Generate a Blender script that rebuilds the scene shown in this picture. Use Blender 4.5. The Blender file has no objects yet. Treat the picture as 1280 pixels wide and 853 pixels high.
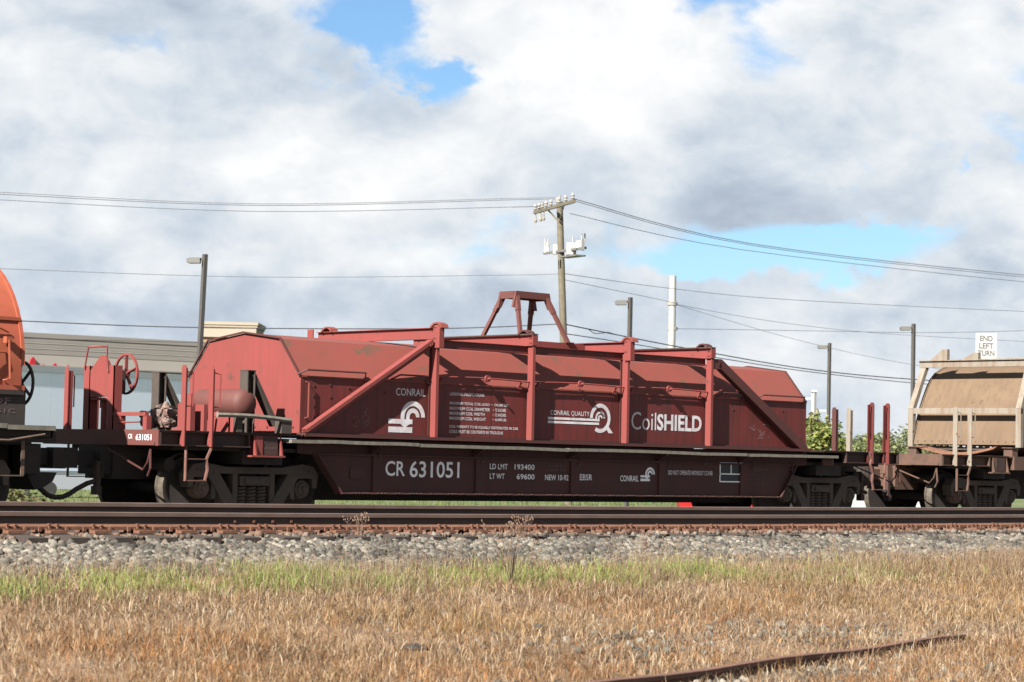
import bpy, math, random
import numpy as np
from mathutils import Matrix, Vector
from mathutils.geometry import tessellate_polygon
R = math.radians
S = bpy.context.scene
COL = S.collection
rnd = random.Random(7)
rng = np.random.default_rng(11)

# ------------------------------------------------------------------ camera
yaw, pit, rol = R(43.559), R(2.985), R(1.273)
CAM = Vector((-20.189, -27.583, .906))
fw = Vector((math.sin(yaw)*math.cos(pit), math.cos(yaw)*math.cos(pit), math.sin(pit)))
rt = Vector((math.cos(yaw), -math.sin(yaw), 0)); up = rt.cross(fw)
cr = rt*math.cos(rol)+up*math.sin(rol); cu = -rt*math.sin(rol)+up*math.cos(rol)
cd = bpy.data.cameras.new('camera'); cam = bpy.data.objects.new('camera', cd); COL.objects.link(cam)
m = Matrix.Identity(4)
for i in range(3):
    m[i][0], m[i][1], m[i][2], m[i][3] = cr[i], cu[i], -fw[i], CAM[i]
cam.matrix_world = m
cd.sensor_width = 36; cd.sensor_fit = 'HORIZONTAL'; cd.lens = 82.03
cd.clip_start = .1; cd.clip_end = 4000
cd.dof.use_dof = True; cd.dof.focus_distance = 32; cd.dof.aperture_fstop = 4.5
S.camera = cam
S.view_settings.view_transform = 'Standard'; S.view_settings.look = 'None'
S.view_settings.gamma = 1; S.view_settings.exposure = 2.0
S.cycles.max_bounces = 6; S.cycles.diffuse_bounces = 3; S.cycles.glossy_bounces = 3

# ------------------------------------------------------------------ sun and sky
SUN_EL, SUN_AZ = R(37), R(255.5)          # azimuth clockwise from +Y
to_sun = Vector((math.cos(SUN_EL)*math.sin(SUN_AZ), math.cos(SUN_EL)*math.cos(SUN_AZ), math.sin(SUN_EL)))
sd = bpy.data.lights.new('sun', 'SUN'); sd.energy = 5; sd.angle = R(.5); sd.color = (1, .95, .87)
so = bpy.data.objects.new('sun', sd); COL.objects.link(so)
so.rotation_euler = to_sun.to_track_quat('Z', 'Y').to_euler(); so.location = (-30, -20, 40)

W = bpy.data.worlds.new('World'); S.world = W; W.use_nodes = True
wt = W.node_tree; N = wt.nodes; L = wt.links
bg = N['Background']; bg.inputs[1].default_value = .05
def wmath(op, a, b=None, clamp=False):
    n = N.new('ShaderNodeMath'); n.operation = op; n.use_clamp = clamp
    for i, v in enumerate((a, b)):
        if v is None: continue
        if isinstance(v, (int, float)): n.inputs[i].default_value = v
        else: L.new(v, n.inputs[i])
    return n.outputs[0]
sky = N.new('ShaderNodeTexSky'); sky.sky_type = 'NISHITA'; sky.sun_disc = False
sky.sun_elevation = SUN_EL; sky.sun_rotation = SUN_AZ; sky.air_density = 1; sky.dust_density = .6
tc = N.new('ShaderNodeTexCoord'); sx = N.new('ShaderNodeSeparateXYZ'); L.new(tc.outputs['Generated'], sx.inputs[0])
AZ = wmath('MULTIPLY', wmath('ARCTAN2', sx.outputs[0], sx.outputs[1]), 57.2958)
EL = wmath('MULTIPLY', wmath('ARCSINE', sx.outputs[2]), 57.2958)
def noise(scale, detail, rough, zs, off=(0, 0, 0), dist=0.):
    mp = N.new('ShaderNodeMapping'); L.new(tc.outputs['Generated'], mp.inputs[0])
    mp.inputs['Scale'].default_value = (1, 1, zs); mp.inputs['Location'].default_value = off
    n = N.new('ShaderNodeTexNoise'); L.new(mp.outputs[0], n.inputs['Vector'])
    n.inputs['Scale'].default_value = scale; n.inputs['Detail'].default_value = detail
    n.inputs['Roughness'].default_value = rough; n.inputs['Distortion'].default_value = dist
    return n.outputs['Fac']
warp = noise(22, 5, .6, 1.6, (3, 1, 2))
def blob(az, el, sa, se, amp):          # a soft cloud mass or opening at a compass direction
    w = wmath('MULTIPLY', wmath('SUBTRACT', warp, .5), 5.0)
    a = wmath('DIVIDE', wmath('ADD', wmath('SUBTRACT', AZ, az), w), sa)
    e = wmath('DIVIDE', wmath('ADD', wmath('SUBTRACT', EL, el), wmath('MULTIPLY', w, .5)), se)
    q = wmath('ADD', wmath('MULTIPLY', a, a), wmath('MULTIPLY', e, e))
    return wmath('MULTIPLY', wmath('EXPONENT', wmath('MULTIPLY', q, -1)), amp)
def total(*xs):
    r = xs[0]
    for x in xs[1:]: r = wmath('ADD', r, x)
    return r
c1 = noise(10, 8, .56, 1.5, (3.7, 2.2, 2.5), .25)
c2 = noise(13, 8, .52, 1.7, (5, 2, 1), .35)
cover = total(wmath('MULTIPLY', wmath('SUBTRACT', c1, .5), 1.3), .53,
              blob(40.6, 10.7, 2.1, 1.1, -.42), blob(42.0, 9.3, 1.0, .8, -.36), blob(51.2, 5.35, 3.2, .6, -.40),
              blob(55.3, 7.4, 1.5, 1.0, .16), blob(54.5, 7.3, .4, .35, -.2), blob(48.5, 4.9, 1.3, .4, -.25), blob(34.9, 9.8, 1.0, .5, -.16),
              blob(50.3, 7.0, 1.2, .5, -.18),
              wmath('MULTIPLY', wmath('EXPONENT', wmath('MULTIPLY', wmath('MULTIPLY', EL, EL), -.18)), .4),
              blob(46, 9, 3.2, 2.2, .3), blob(34, 6.5, 5, 2.4, .25), blob(53, 9.5, 2, 1.6, .2), blob(44, 3.5, 12, 1.2, .16), blob(40, 8.0, 7, 2.0, .12), blob(52.6, 2.6, 3.6, 1.2, .35))
mr = N.new('ShaderNodeMapRange'); mr.interpolation_type = 'SMOOTHSTEP'; L.new(cover, mr.inputs[0])
mr.inputs[1].default_value = .33; mr.inputs[2].default_value = .53
c3 = noise(34, 7, .6, 1.5, (1, 7, 4), .4)
bright = total(wmath('MULTIPLY', wmath('SUBTRACT', c2, .5), 1.7), wmath('MULTIPLY', wmath('SUBTRACT', c3, .5), .70), .54,
              blob(45.3, 9.9, 4.0, 2.0, .46), blob(47.6, 6.7, 4.4, 1.1, -.25), blob(35.3, 10.3, 3.4, 1.1, -.42),
              blob(37.3, 7.3, 2.6, .8, .25), blob(41.0, 7.2, 2.2, 1.0, .30), blob(52.8, 9.3, 2.6, 1.6, .15),
              blob(33.5, 3.4, 3.0, .7, -.28), blob(44, 2.9, 16, 1.5, -.20), blob(41.0, 3.9, 3.5, .6, -.22), blob(37, 4.6, 2, .5, .2),
              blob(53.8, 4.1, 2.6, .7, -.36), blob(42, 5.0, 2.5, .6, .2), blob(51.5, 10.9, 1.6, .8, -.22),
              blob(50.2, 2.6, 1.4, .6, .25))
cr_ = N.new('ShaderNodeValToRGB'); L.new(bright, cr_.inputs[0])
e = cr_.color_ramp.elements
e[0].position = .0; e[0].color = (.43, .50, .60, 1)
e[1].position = 1.0; e[1].color = (1.0, 1.0, 1.0, 1)
q = e.new(.34); q.color = (.60, .675, .76, 1)
q = e.new(.62); q.color = (.80, .835, .87, 1)
cs = N.new('ShaderNodeMix'); cs.data_type = 'RGBA'; cs.blend_type = 'MULTIPLY'; cs.inputs[0].default_value = 1
hi = N.new('ShaderNodeMapRange'); L.new(sx.outputs[2], hi.inputs[0]); hi.inputs[1].default_value = .2; hi.inputs[2].default_value = .65
hi.inputs[3].default_value = 5.2; hi.inputs[4].default_value = 2.9          # dims the unseen clouds overhead to weaken their fill light
L.new(cr_.outputs[0], cs.inputs[6]); L.new(hi.outputs[0], cs.inputs[7])
skb = N.new('ShaderNodeMix'); skb.data_type = 'RGBA'; skb.blend_type = 'MULTIPLY'; skb.inputs[0].default_value = 1
L.new(sky.outputs[0], skb.inputs[6]); skb.inputs[7].default_value = (.46, .60, .74, 1)
mx = N.new('ShaderNodeMix'); mx.data_type = 'RGBA'
L.new(mr.outputs[0], mx.inputs[0]); L.new(skb.outputs[2], mx.inputs[6]); L.new(cs.outputs[2], mx.inputs[7])
L.new(mx.outputs[2], bg.inputs[0])

# ------------------------------------------------------------------ materials
ALB = .56                                # scales every listed reflectance down so the higher exposure favours sun over sky
def mat(name, base, var=None, scale=2., rough=.7, spots=None, spot_scale=9., spot_amt=.62, streak=None, metal=0., bump=0.,
        bscale=40., attr=False, chips=None):
    dk = lambda c: tuple(v*ALB for v in c) if c else None
    base, var, spots, streak = dk(base), dk(var), dk(spots), dk(streak)
    M_ = bpy.data.materials.new(name); M_.use_nodes = True
    n = M_.node_tree.nodes; l = M_.node_tree.links; b = n['Principled BSDF']
    b.inputs['Roughness'].default_value = rough; b.inputs['Metallic'].default_value = metal
    b.inputs['Specular IOR Level'].default_value = .35
    t = n.new('ShaderNodeTexCoord')
    def nz(sc, det=6, zs=1., ro=.6):
        mp = n.new('ShaderNodeMapping'); l.new(t.outputs['Object'], mp.inputs[0]); mp.inputs['Scale'].default_value = (1, 1, zs)
        k = n.new('ShaderNodeTexNoise'); l.new(mp.outputs[0], k.inputs['Vector'])
        k.inputs['Scale'].default_value = sc; k.inputs['Detail'].default_value = det; k.inputs['Roughness'].default_value = ro
        return k.outputs['Fac']
    def ramp(f, lo, hi):
        r = n.new('ShaderNodeMapRange'); r.inputs[1].default_value = lo; r.inputs[2].default_value = hi; l.new(f, r.inputs[0]); return r.outputs[0]
    def mix(f, a, c):
        k = n.new('ShaderNodeMix'); k.data_type = 'RGBA'; l.new(f, k.inputs[0])
        for i, v in ((6, a), (7, c)):
            if isinstance(v, tuple): k.inputs[i].default_value = (*v, 1)
            else: l.new(v, k.inputs[i])
        return k.outputs[2]
    cur = tuple(base)
    if attr:
        a = n.new('ShaderNodeAttribute'); a.attribute_name = 'Col'; cur = a.outputs['Color']
    if var: cur = mix(ramp(nz(scale), .35, .65), cur, tuple(var))
    if streak: cur = mix(ramp(nz(9, 5, .10), .46, .70), cur, tuple(streak))
    if spots: cur = mix(ramp(nz(spot_scale, 8, 1., .65), spot_amt, spot_amt+.06), cur, tuple(spots))
    if chips: cur = mix(ramp(nz(24, 9, 1., .7), .68, .70), cur, dk(chips))
    if isinstance(cur, tuple): b.inputs['Base Color'].default_value = (*cur, 1)
    else: l.new(cur, b.inputs['Base Color'])
    if bump:
        bp = n.new('ShaderNodeBump'); bp.inputs['Strength'].default_value = bump; bp.inputs['Distance'].default_value = .02
        l.new(nz(bscale, 5), bp.inputs['Height']); l.new(bp.outputs[0], b.inputs['Normal'])
    return M_
RED = mat('faded_red_paint', (.245, .046, .042), (.215, .043, .038), 1.4, .7, (.11, .045, .032), 4.2, .62, (.20, .044, .036), bump=.12, bscale=3., chips=(.09, .05, .035))
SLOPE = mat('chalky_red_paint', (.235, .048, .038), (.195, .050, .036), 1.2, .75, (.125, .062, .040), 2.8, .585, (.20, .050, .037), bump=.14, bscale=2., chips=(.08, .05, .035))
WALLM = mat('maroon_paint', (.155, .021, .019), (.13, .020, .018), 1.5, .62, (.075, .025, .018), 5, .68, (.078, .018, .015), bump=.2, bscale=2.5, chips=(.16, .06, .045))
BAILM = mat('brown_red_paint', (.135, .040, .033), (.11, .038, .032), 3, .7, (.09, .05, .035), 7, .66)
MAROON = mat('dark_maroon_paint', (.085, .022, .020), (.07, .024, .02), 2, .65, (.05, .03, .022), 8, .68)
SILL = mat('dirty_maroon_paint', (.098, .028, .026), (.072, .026, .024), 2.2, .75, (.06, .03, .025), 5, .64, (.062, .028, .025), bump=.15, bscale=6., chips=(.15, .07, .05))
DARKDECK = mat('grimy_shaded_maroon_paint', (.065, .032, .028), (.05, .028, .025), 3, .75, (.10, .04, .03), 6, .68)  # dark enough to hold the side channels' shadow as well as grime
BLACK = mat('black_grime', (.028, .023, .021), (.046, .036, .031), 3, .85)
TRUCKM = mat('truck_grime', (.078, .062, .053), (.11, .082, .065), 4, .85, bump=.2, bscale=30)
STEEL = mat('worn_wheel_steel', (.17, .145, .115), (.10, .08, .065), 9, .55, metal=.25)
STEPM = mat('worn_step_paint', (.19, .085, .065), (.13, .055, .045), 8, .8, (.20, .15, .12), 14, .6)
RUSTBRG = mat('rusty_bearing', (.17, .105, .075), (.10, .07, .055), 12, .8)
WOOD = mat('weathered_plank', (.235, .215, .18), (.16, .145, .12), 9, .9, streak=(.13, .12, .10))
GREYBR = mat('brown_primer', (.075, .057, .048), (.055, .042, .035), 4, .8)
VALVE = mat('valve_grime', (.17, .075, .055), (.24, .20, .175), 9, .75, (.05, .035, .03), 16, .52)
WHITEP = mat('white_stencil', (.80, .80, .84), (.62, .58, .60), 5, .7, (.20, .08, .07), 16, .63)
WHITEB = mat('brightened_white_stencil', (1.25, 1.25, 1.3), (1.0, .98, 1.0), 5, .7, (.35, .18, .16), 16, .66)  # stencil white brightened for the sill letters, which lie in shade
FADEP = mat('faded_stencil', (.19, .14, .14), (.13, .08, .08), 14, .8)
SCRIB = mat('chalk_scribble', (.32, .20, .195), None, 3, .9)
DARKBOX = mat('label_black', (.018, .022, .028), None, 3, .5)
ORANGE = mat('orange_paint', (.41, .105, .055), (.36, .082, .044), 2, .6, (.10, .045, .03), 9, .67, (.33, .085, .038), chips=(.14, .06, .04))
BEIGE = mat('beige_paint', (.172, .113, .068), (.145, .093, .055), 1.3, .75, (.11, .065, .04), 4, .64, (.13, .085, .052), chips=(.10, .055, .035))
CREAM = mat('cream_frame_paint', (.27, .24, .20), (.235, .20, .16), 3, .7, (.15, .075, .045), 7, .62, (.20, .14, .10), chips=(.13, .06, .04))
RUSTCAR = mat('rusty_deck_paint', (.13, .068, .045), (.085, .050, .037), 4, .8, (.06, .036, .028), 8, .6)
TARP = mat('rust_trough_liner', (.24, .12, .075), (.17, .08, .05), 5, .85)
RAILM = mat('rail_brown', (.17, .115, .095), (.135, .09, .073), 3, .6)
RAILWEB = mat('rail_web_shaded_brown', (.075, .053, .046), (.056, .041, .036), 3, .75)  # shadow under the rail head is put into this darker brown
RAILTOP = mat('rail_polished', (.27, .24, .24), (.22, .19, .185), 4, .35, metal=.6)
RUST = mat('rust_orange', (.20, .088, .050), (.145, .064, .040), 7, .9, bump=.2)
TIEM = mat('creosote_tie', (.045, .032, .026), (.065, .047, .038), 6, .9, streak=(.035, .025, .02))
GALV = mat('lamp_bronze', (.085, .078, .072), (.07, .064, .06), 3, .55)
LAMPH = mat('lamp_head_grey', (.16, .155, .145), None, 2, .5)
POLEW = mat('pole_wood', (.19, .165, .12), (.14, .12, .085), 5, .9, streak=(.13, .11, .08))
WIREM = mat('wire_black', (.05, .05, .06), None, 2, .6)
WIREG = mat('wire_grey', (.14, .15, .17), None, 2, .6)
WHITE = mat('white_metal', (.45, .45, .45), (.40, .40, .39), 2, .5)
PORCE = mat('pale_porcelain', (.36, .34, .31), (.30, .28, .25), 8, .4)
SIGNW = mat('sign_white', (.46, .46, .45), None, 2, .5)
SIGNB = mat('sign_black', (.10, .10, .10), None, 2, .6)
TRAIL = mat('trailer_white', (1.28, 1.38, 1.62), (1.22, 1.32, 1.56), .7, .5)
TRIM = mat('trailer_trim', (.60, .64, .68), None, 2, .5)
EIFD = mat('stucco_grey', (0.274, 0.251, 0.234), (0.252, 0.229, 0.215), .5, .9)
EIFL = mat('stucco_light', (0.414, 0.390, 0.367), (0.385, 0.360, 0.335), .5, .9)
EIFB = mat('stucco_beige', (0.370, 0.341, 0.316), (0.348, 0.319, 0.292), .4, .9)
TANW = mat('stucco_cream', (.36, .31, .245), (.34, .29, .225), .6, .9)
TANO = mat('stucco_tan', (.30, .20, .125), (.28, .185, .115), .6, .9)
LETRED = mat('sign_red', (.42, .02, .03), None, 2, .5)
GLASSD = mat('dark_glass', (.02, .025, .03), None, 2, .1)
CSILV = mat('silver_car_paint', (.22, .235, .26), None, 2, .35)
CRED = mat('red_car_paint', (.45, .015, .015), None, 2, .35)
CWHITE = mat('white_car_paint', (.42, .42, .41), None, 2, .35)
TYRE = mat('tyre_rubber', (.015, .015, .015), None, 2, .9)
BARK = mat('bark', (.075, .055, .04), (.05, .038, .03), 9, .95)
GRASSM = mat('grass_blades', (.1, .1, .1), rough=.9, attr=True)
STONEM = mat('ballast_stone', (.2, .2, .2), rough=.9, attr=True)
LEAFM = mat('leaf_faces', (.08, .1, .03), rough=.75, attr=True)
for M_ in (LEAFM, GRASSM):               # thin leaves let a little light through
    n = M_.node_tree.nodes; l = M_.node_tree.links; b = n['Principled BSDF']
    tr = n.new('ShaderNodeBsdfTranslucent'); mxs = n.new('ShaderNodeMixShader'); mxs.inputs[0].default_value = .28
    src = [x.from_socket for x in l if x.to_socket == b.inputs['Base Color']][0]
    l.new(src, tr.inputs[0]); out = [x for x in n if x.type == 'OUTPUT_MATERIAL'][0]
    l.new(b.outputs[0], mxs.inputs[1]); l.new(tr.outputs[0], mxs.inputs[2]); l.new(mxs.outputs[0], out.inputs[0])

# ------------------------------------------------------------------ mesh helpers
ORG = {}
class MB:
    def __init__(s): s.v = []; s.f = []; s.m = []
    def add(s, vs, fs, m=0):
        k = len(s.v); s.v += [tuple(p) for p in vs]; s.f += [tuple(i+k for i in f) for f in fs]; s.m += [m]*len(fs); return s
    def box(s, x0, x1, y0, y1, z0, z1, m=0):
        vs = [(x, y, z) for x in (x0, x1) for y in (y0, y1) for z in (z0, z1)]
        return s.add(vs, [(0, 1, 3, 2), (4, 6, 7, 5), (0, 4, 5, 1), (2, 3, 7, 6), (0, 2, 6, 4), (1, 5, 7, 3)], m)
    def bar(s, p, q, w, h, m=0, side=None):       # rectangular bar, w across 'side', h across the other way
        p, q = Vector(p), Vector(q); d = (q-p).normalized()
        a = Vector(side) if side else (d.cross(Vector((0, 0, 1))) if abs(d.z) < .95 else Vector((0, 1, 0)))
        a = (a-d*a.dot(d)).normalized(); b = d.cross(a)
        vs = [c+a*(i*w/2)+b*(j*h/2) for c in (p, q) for i, j in ((-1, -1), (1, -1), (1, 1), (-1, 1))]
        return s.add(vs, [(3, 2, 1, 0), (4, 5, 6, 7), (0, 1, 5, 4), (1, 2, 6, 5), (2, 3, 7, 6), (3, 0, 4, 7)], m)
    def tube(s, pts, r, n=6, m=0):
        pts = [Vector(p) for p in pts]; vs = []; fs = []
        for i, p in enumerate(pts):
            d = (pts[min(i+1, len(pts)-1)]-pts[max(i-1, 0)]).normalized()
            a = d.cross(Vector((0, 0, 1))) if abs(d.z) < .9 else d.cross(Vector((0, 1, 0)))
            a.normalize(); b = d.cross(a); rr = r[i] if isinstance(r, (list, tuple)) else r
            vs += [p+(a*math.cos(t)+b*math.sin(t))*rr for t in [2*math.pi*k/n for k in range(n)]]
        for i in range(len(pts)-1):
            fs += [(i*n+k, i*n+(k+1) % n, (i+1)*n+(k+1) % n, (i+1)*n+k) for k in range(n)]
        fs += [tuple(range(n-1, -1, -1)), tuple((len(pts)-1)*n+k for k in range(n))]
        return s.add(vs, fs, m)
    def prism(s, poly, ax, a0, a1, m=0):          # poly in the two other axes (order x,y,z without ax)
        def P(u, v, a): return {'X': (a, u, v), 'Y': (u, a, v), 'Z': (u, v, a)}[ax]
        k = len(poly); vs = [P(u, v, a0) for u, v in poly]+[P(u, v, a1) for u, v in poly]
        tr = tessellate_polygon([[Vector((u, v, 0)) for u, v in poly]])
        fs = [tuple(t) for t in tr]+[tuple(i+k for i in reversed(t)) for t in tr]
        fs += [(i, (i+1) % k, (i+1) % k+k, i+k) for i in range(k)]
        return s.add(vs, fs, m)
    def lathe(s, prof, c, ax, n=20, ms=None):     # prof: (radius, offset along axis)
        vs = []; fs = []; mm = []
        for r, o in prof:
            for k in range(n):
                t = 2*math.pi*k/n; u, w = r*math.cos(t), r*math.sin(t)
                vs.append({'X': (c[0]+o, c[1]+u, c[2]+w), 'Y': (c[0]+u, c[1]+o, c[2]+w), 'Z': (c[0]+u, c[1]+w, c[2]+o)}[ax])
        for i in range(len(prof)-1):
            for k in range(n):
                fs.append((i*n+k, i*n+(k+1) % n, (i+1)*n+(k+1) % n, (i+1)*n+k)); mm.append(ms[i] if ms else 0)
        fs.append(tuple(range(n))); fs.append(tuple((len(prof)-1)*n+k for k in range(n))); mm += [mm[0], mm[-1]]
        k = len(s.v); s.v += vs; s.f += [tuple(i+k for i in f) for f in fs]; s.m += mm; return s
    def ring(s, c, ax, r0, r1, t, n=20, m=0):     # flat rim ring, thickness t
        pr = [(r0, -t/2), (r1, -t/2), (r1, t/2), (r0, t/2), (r0, -t/2)]
        vs = []; fs = []
        for r, o in pr:
            for k in range(n):
                a = 2*math.pi*k/n; u, w = r*math.cos(a), r*math.sin(a)
                vs.append({'X': (c[0]+o, c[1]+u, c[2]+w), 'Y': (c[0]+u, c[1]+o, c[2]+w), 'Z': (c[0]+u, c[1]+w, c[2]+o)}[ax])
        for i in range(4): fs += [(i*n+k, i*n+(k+1) % n, (i+1)*n+(k+1) % n, (i+1)*n+k) for k in range(n)]
        return s.add(vs, fs, m)
    def mesh(s, name, mats, org=(0, 0, 0), smooth=False):
        me = bpy.data.meshes.new(name)
        me.from_pydata([(x-org[0], y-org[1], z-org[2]) for x, y, z in s.v], [], s.f)
        for q in (mats if isinstance(mats, (list, tuple)) else [mats]): me.materials.append(q)
        if any(s.m): me.polygons.foreach_set('material_index', s.m)
        if smooth: me.polygons.foreach_set('use_smooth', [True]*len(s.f)); me.set_sharp_from_angle(angle=R(38))
        me.update(); return me
    def build(s, name, mats, parent=None, org=None, smooth=False, label=None):
        o_ = ORG[parent] if parent is not None else (org or (0, 0, 0))
        ob = link(name, s.mesh(name, mats, o_, smooth), parent)
        if parent is None: ob.location = o_
        ORG[ob] = o_
        if label: ob['label'] = label
        return ob
def link(name, data, parent=None):
    ob = bpy.data.objects.new(name, data); COL.objects.link(ob)
    if parent is not None: ob.parent = parent
    return ob
def tag(ob, label=None, cat=None, group=None, kind=None):
    for k, v in (('label', label), ('category', cat), ('group', group), ('kind', kind)):
        if v: ob[k] = v
    return ob
def thing(name, loc, label, cat, group=None):
    o = link(name, None); o.location = loc; o.empty_display_size = .3; ORG[o] = tuple(loc)
    return tag(o, label, cat, group)
def kids(o): return KID.get(o, [])
def copy_tree(o, parent=None):
    c = o.copy(); COL.objects.link(c)
    if parent is not None: c.parent = parent
    for ch in [x for x in bpy.data.objects if x.parent == o]: copy_tree(ch, c)
    return c
def place(name, me, loc, parent):                 # shared mesh as a child at a world point
    ob = link(name, me, parent); o_ = ORG[parent]; ob.location = [loc[i]-o_[i] for i in range(3)]; ORG[ob] = tuple(loc); return ob

# flat lettering
TXT = {}
def glyphs(st, bold):
    if (st, bold) in TXT: return TXT[(st, bold)]
    cu_ = bpy.data.curves.new('t', 'FONT'); cu_.body = st; cu_.offset = bold; cu_.resolution_u = 3
    ob = bpy.data.objects.new('t', cu_); COL.objects.link(ob)
    dg = bpy.context.evaluated_depsgraph_get(); dg.update()
    me = bpy.data.meshes.new_from_object(ob.evaluated_get(dg))
    v = [tuple(p.co) for p in me.vertices]; f = [tuple(p.vertices) for p in me.polygons]
    bpy.data.objects.remove(ob); bpy.data.curves.remove(cu_); bpy.data.meshes.remove(me)
    TXT[(st, bold)] = (v, f); return v, f
def letter(st, a0, a1, z0, z1, plane, parent, ma, bold=.0, face='Y', name='lettering', slope=0.):
    v, f = glyphs(st, bold)
    xs = [p[0] for p in v]; ys = [p[1] for p in v]; lx, hx, ly, hy = min(xs), max(xs), min(ys), max(ys)
    b = MB()
    vs = []
    for x, y, _ in v:
        a = a0+(a1-a0)*(x-lx)/(hx-lx); z = z0+(z1-z0)*(y-ly)/(hy-ly)+slope*(a-a0)
        vs.append((a, plane, z) if face == 'Y' else (plane, a, z))
    b.add(vs, f); return b.build(name, ma, parent)

# ------------------------------------------------------------------ setting: ground
GP = [(-400, -.9), (-60, -.75), (-27, -.72), (-16, -.62), (-14, -.5), (-12, -.35), (-10.2, -.19), (-9.4, -.15), (-8.0, -.045), (-7.5, -.025),
      (-4.6, .05), (-3.7, .0), (-2.9, -.24), (-1.6, -.21), (1.6, -.21), (3, -.5), (6, -.8), (20, -.85), (900, -.9)]
gy = [a for a, b in GP]; gz = [b for a, b in GP]
def ground(y): return float(np.interp(y, gy, gz))
ys = np.unique(np.concatenate([np.array(gy), np.arange(-27, -9, .5), np.arange(-9, 4, .4), np.arange(8, 60, 4), np.arange(60, 900, 60)]))
xs = np.concatenate([np.arange(-900, -40, 60), np.arange(-40, 60, 1.5), np.arange(60, 900, 60)])
vs = []
for y in ys:
    for x in xs:
        j = .03*math.sin(x*1.7+y*.9)*math.sin(y*1.3-x*.4) if -27 < y < -9.6 else 0
        vs.append((x, y, ground(y)+j))
nx = len(xs); fs = [(j*nx+i, j*nx+i+1, (j+1)*nx+i+1, (j+1)*nx+i) for j in range(len(ys)-1) for i in range(nx-1)]
gm = bpy.data.materials.new('ground_soil'); gm.use_nodes = True
n = gm.node_tree.nodes; l = gm.node_tree.links; b = n['Principled BSDF']; b.inputs['Roughness'].default_value = .95
t = n.new('ShaderNodeTexCoord'); sp = n.new('ShaderNodeSeparateXYZ'); l.new(t.outputs['Object'], sp.inputs[0])
def gn(sc, det=6):
    k = n.new('ShaderNodeTexNoise'); l.new(t.outputs['Object'], k.inputs['Vector']); k.inputs['Scale'].default_value = sc; k.inputs['Detail'].default_value = det; return k.outputs['Fac']
def gr(f, stops):
    k = n.new('ShaderNodeValToRGB'); l.new(f, k.inputs[0]); el = k.color_ramp.elements
    stops = [(p, tuple(v*ALB for v in c)) for p, c in stops]; el[0].position, el[0].color = stops[0][0], (*stops[0][1], 1); el[1].position, el[1].color = stops[-1][0], (*stops[-1][1], 1)
    for p, c in stops[1:-1]: q = el.new(p); q.color = (*c, 1)
    return k.outputs[0]
def gstep(lo, hi):
    k = n.new('ShaderNodeMapRange'); l.new(sp.outputs[1], k.inputs[0]); k.inputs[1].default_value = lo; k.inputs[2].default_value = hi; return k.outputs[0]
def gmix(f, a, c):
    k = n.new('ShaderNodeMix'); k.data_type = 'RGBA'; l.new(f, k.inputs[0]); l.new(a, k.inputs[6]); l.new(c, k.inputs[7]); return k.outputs[2]
soil = gr(gn(1.3, 9), [(.3, (.16, .095, .055)), (.55, (.28, .17, .092)), (.72, (.34, .235, .15))])
grav = gr(gn(22, 5), [(.3, (.07, .062, .052)), (.5, (.16, .145, .125)), (.7, (.21, .195, .17))])
fieldc = gr(gn(.35, 9), [(.3, (.055, .095, .018)), (.5, (.10, .15, .035)), (.7, (.17, .17, .07))])
lot = gr(gn(.2, 6), [(.3, (.10, .10, .10)), (.7, (.14, .14, .135))])
c_ = gmix(gstep(-9.9, -9.2), soil, grav); c_ = gmix(gstep(3.0, 4.5), c_, fieldc); c_ = gmix(gstep(128, 129), c_, lot); l.new(c_, b.inputs['Base Color'])
bp = n.new('ShaderNodeBump'); bp.inputs['Distance'].default_value = .05; l.new(gn(30, 6), bp.inputs['Height']); l.new(bp.outputs[0], b.inputs['Normal'])
me = bpy.data.meshes.new('ground'); me.from_pydata(vs, [], fs); me.materials.append(gm); tag(link('ground', me), kind='structure')

# ------------------------------------------------------------------ tracks
def dip(x): return .013*min(((x-4)/8)**2, 4)
def rail_mesh(y, ztop, x0, x1, step, org, cant=0., dipf=None):
    pr = [(-.075, -.186), (.075, -.186), (.075, -.150), (.012, -.128), (.009, -.06), (.037, -.045), (.037, -.006), (.030, 0),
          (-.030, 0), (-.037, -.006), (-.037, -.045), (-.009, -.06), (-.012, -.128), (-.075, -.150)]
    mi = [2, 2, 2, 1, 1, 0, 0, 3, 0, 0, 1, 1, 2, 2]
    b = MB(); X = list(np.arange(x0, x1+.01, step)); k = len(pr)
    for x in X: b.v += [(x, y+u, ztop+w+(dipf(x) if dipf else 0)) for u, w in pr]
    for i in range(len(X)-1):
        for j in range(k):
            b.f.append((i*k+j, i*k+(j+1) % k, (i+1)*k+(j+1) % k, (i+1)*k+j)); b.m.append(mi[j])
    b.f += [tuple(range(k)), tuple((len(X)-1)*k+j for j in range(k))]; b.m += [1, 1]
    return b
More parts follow.
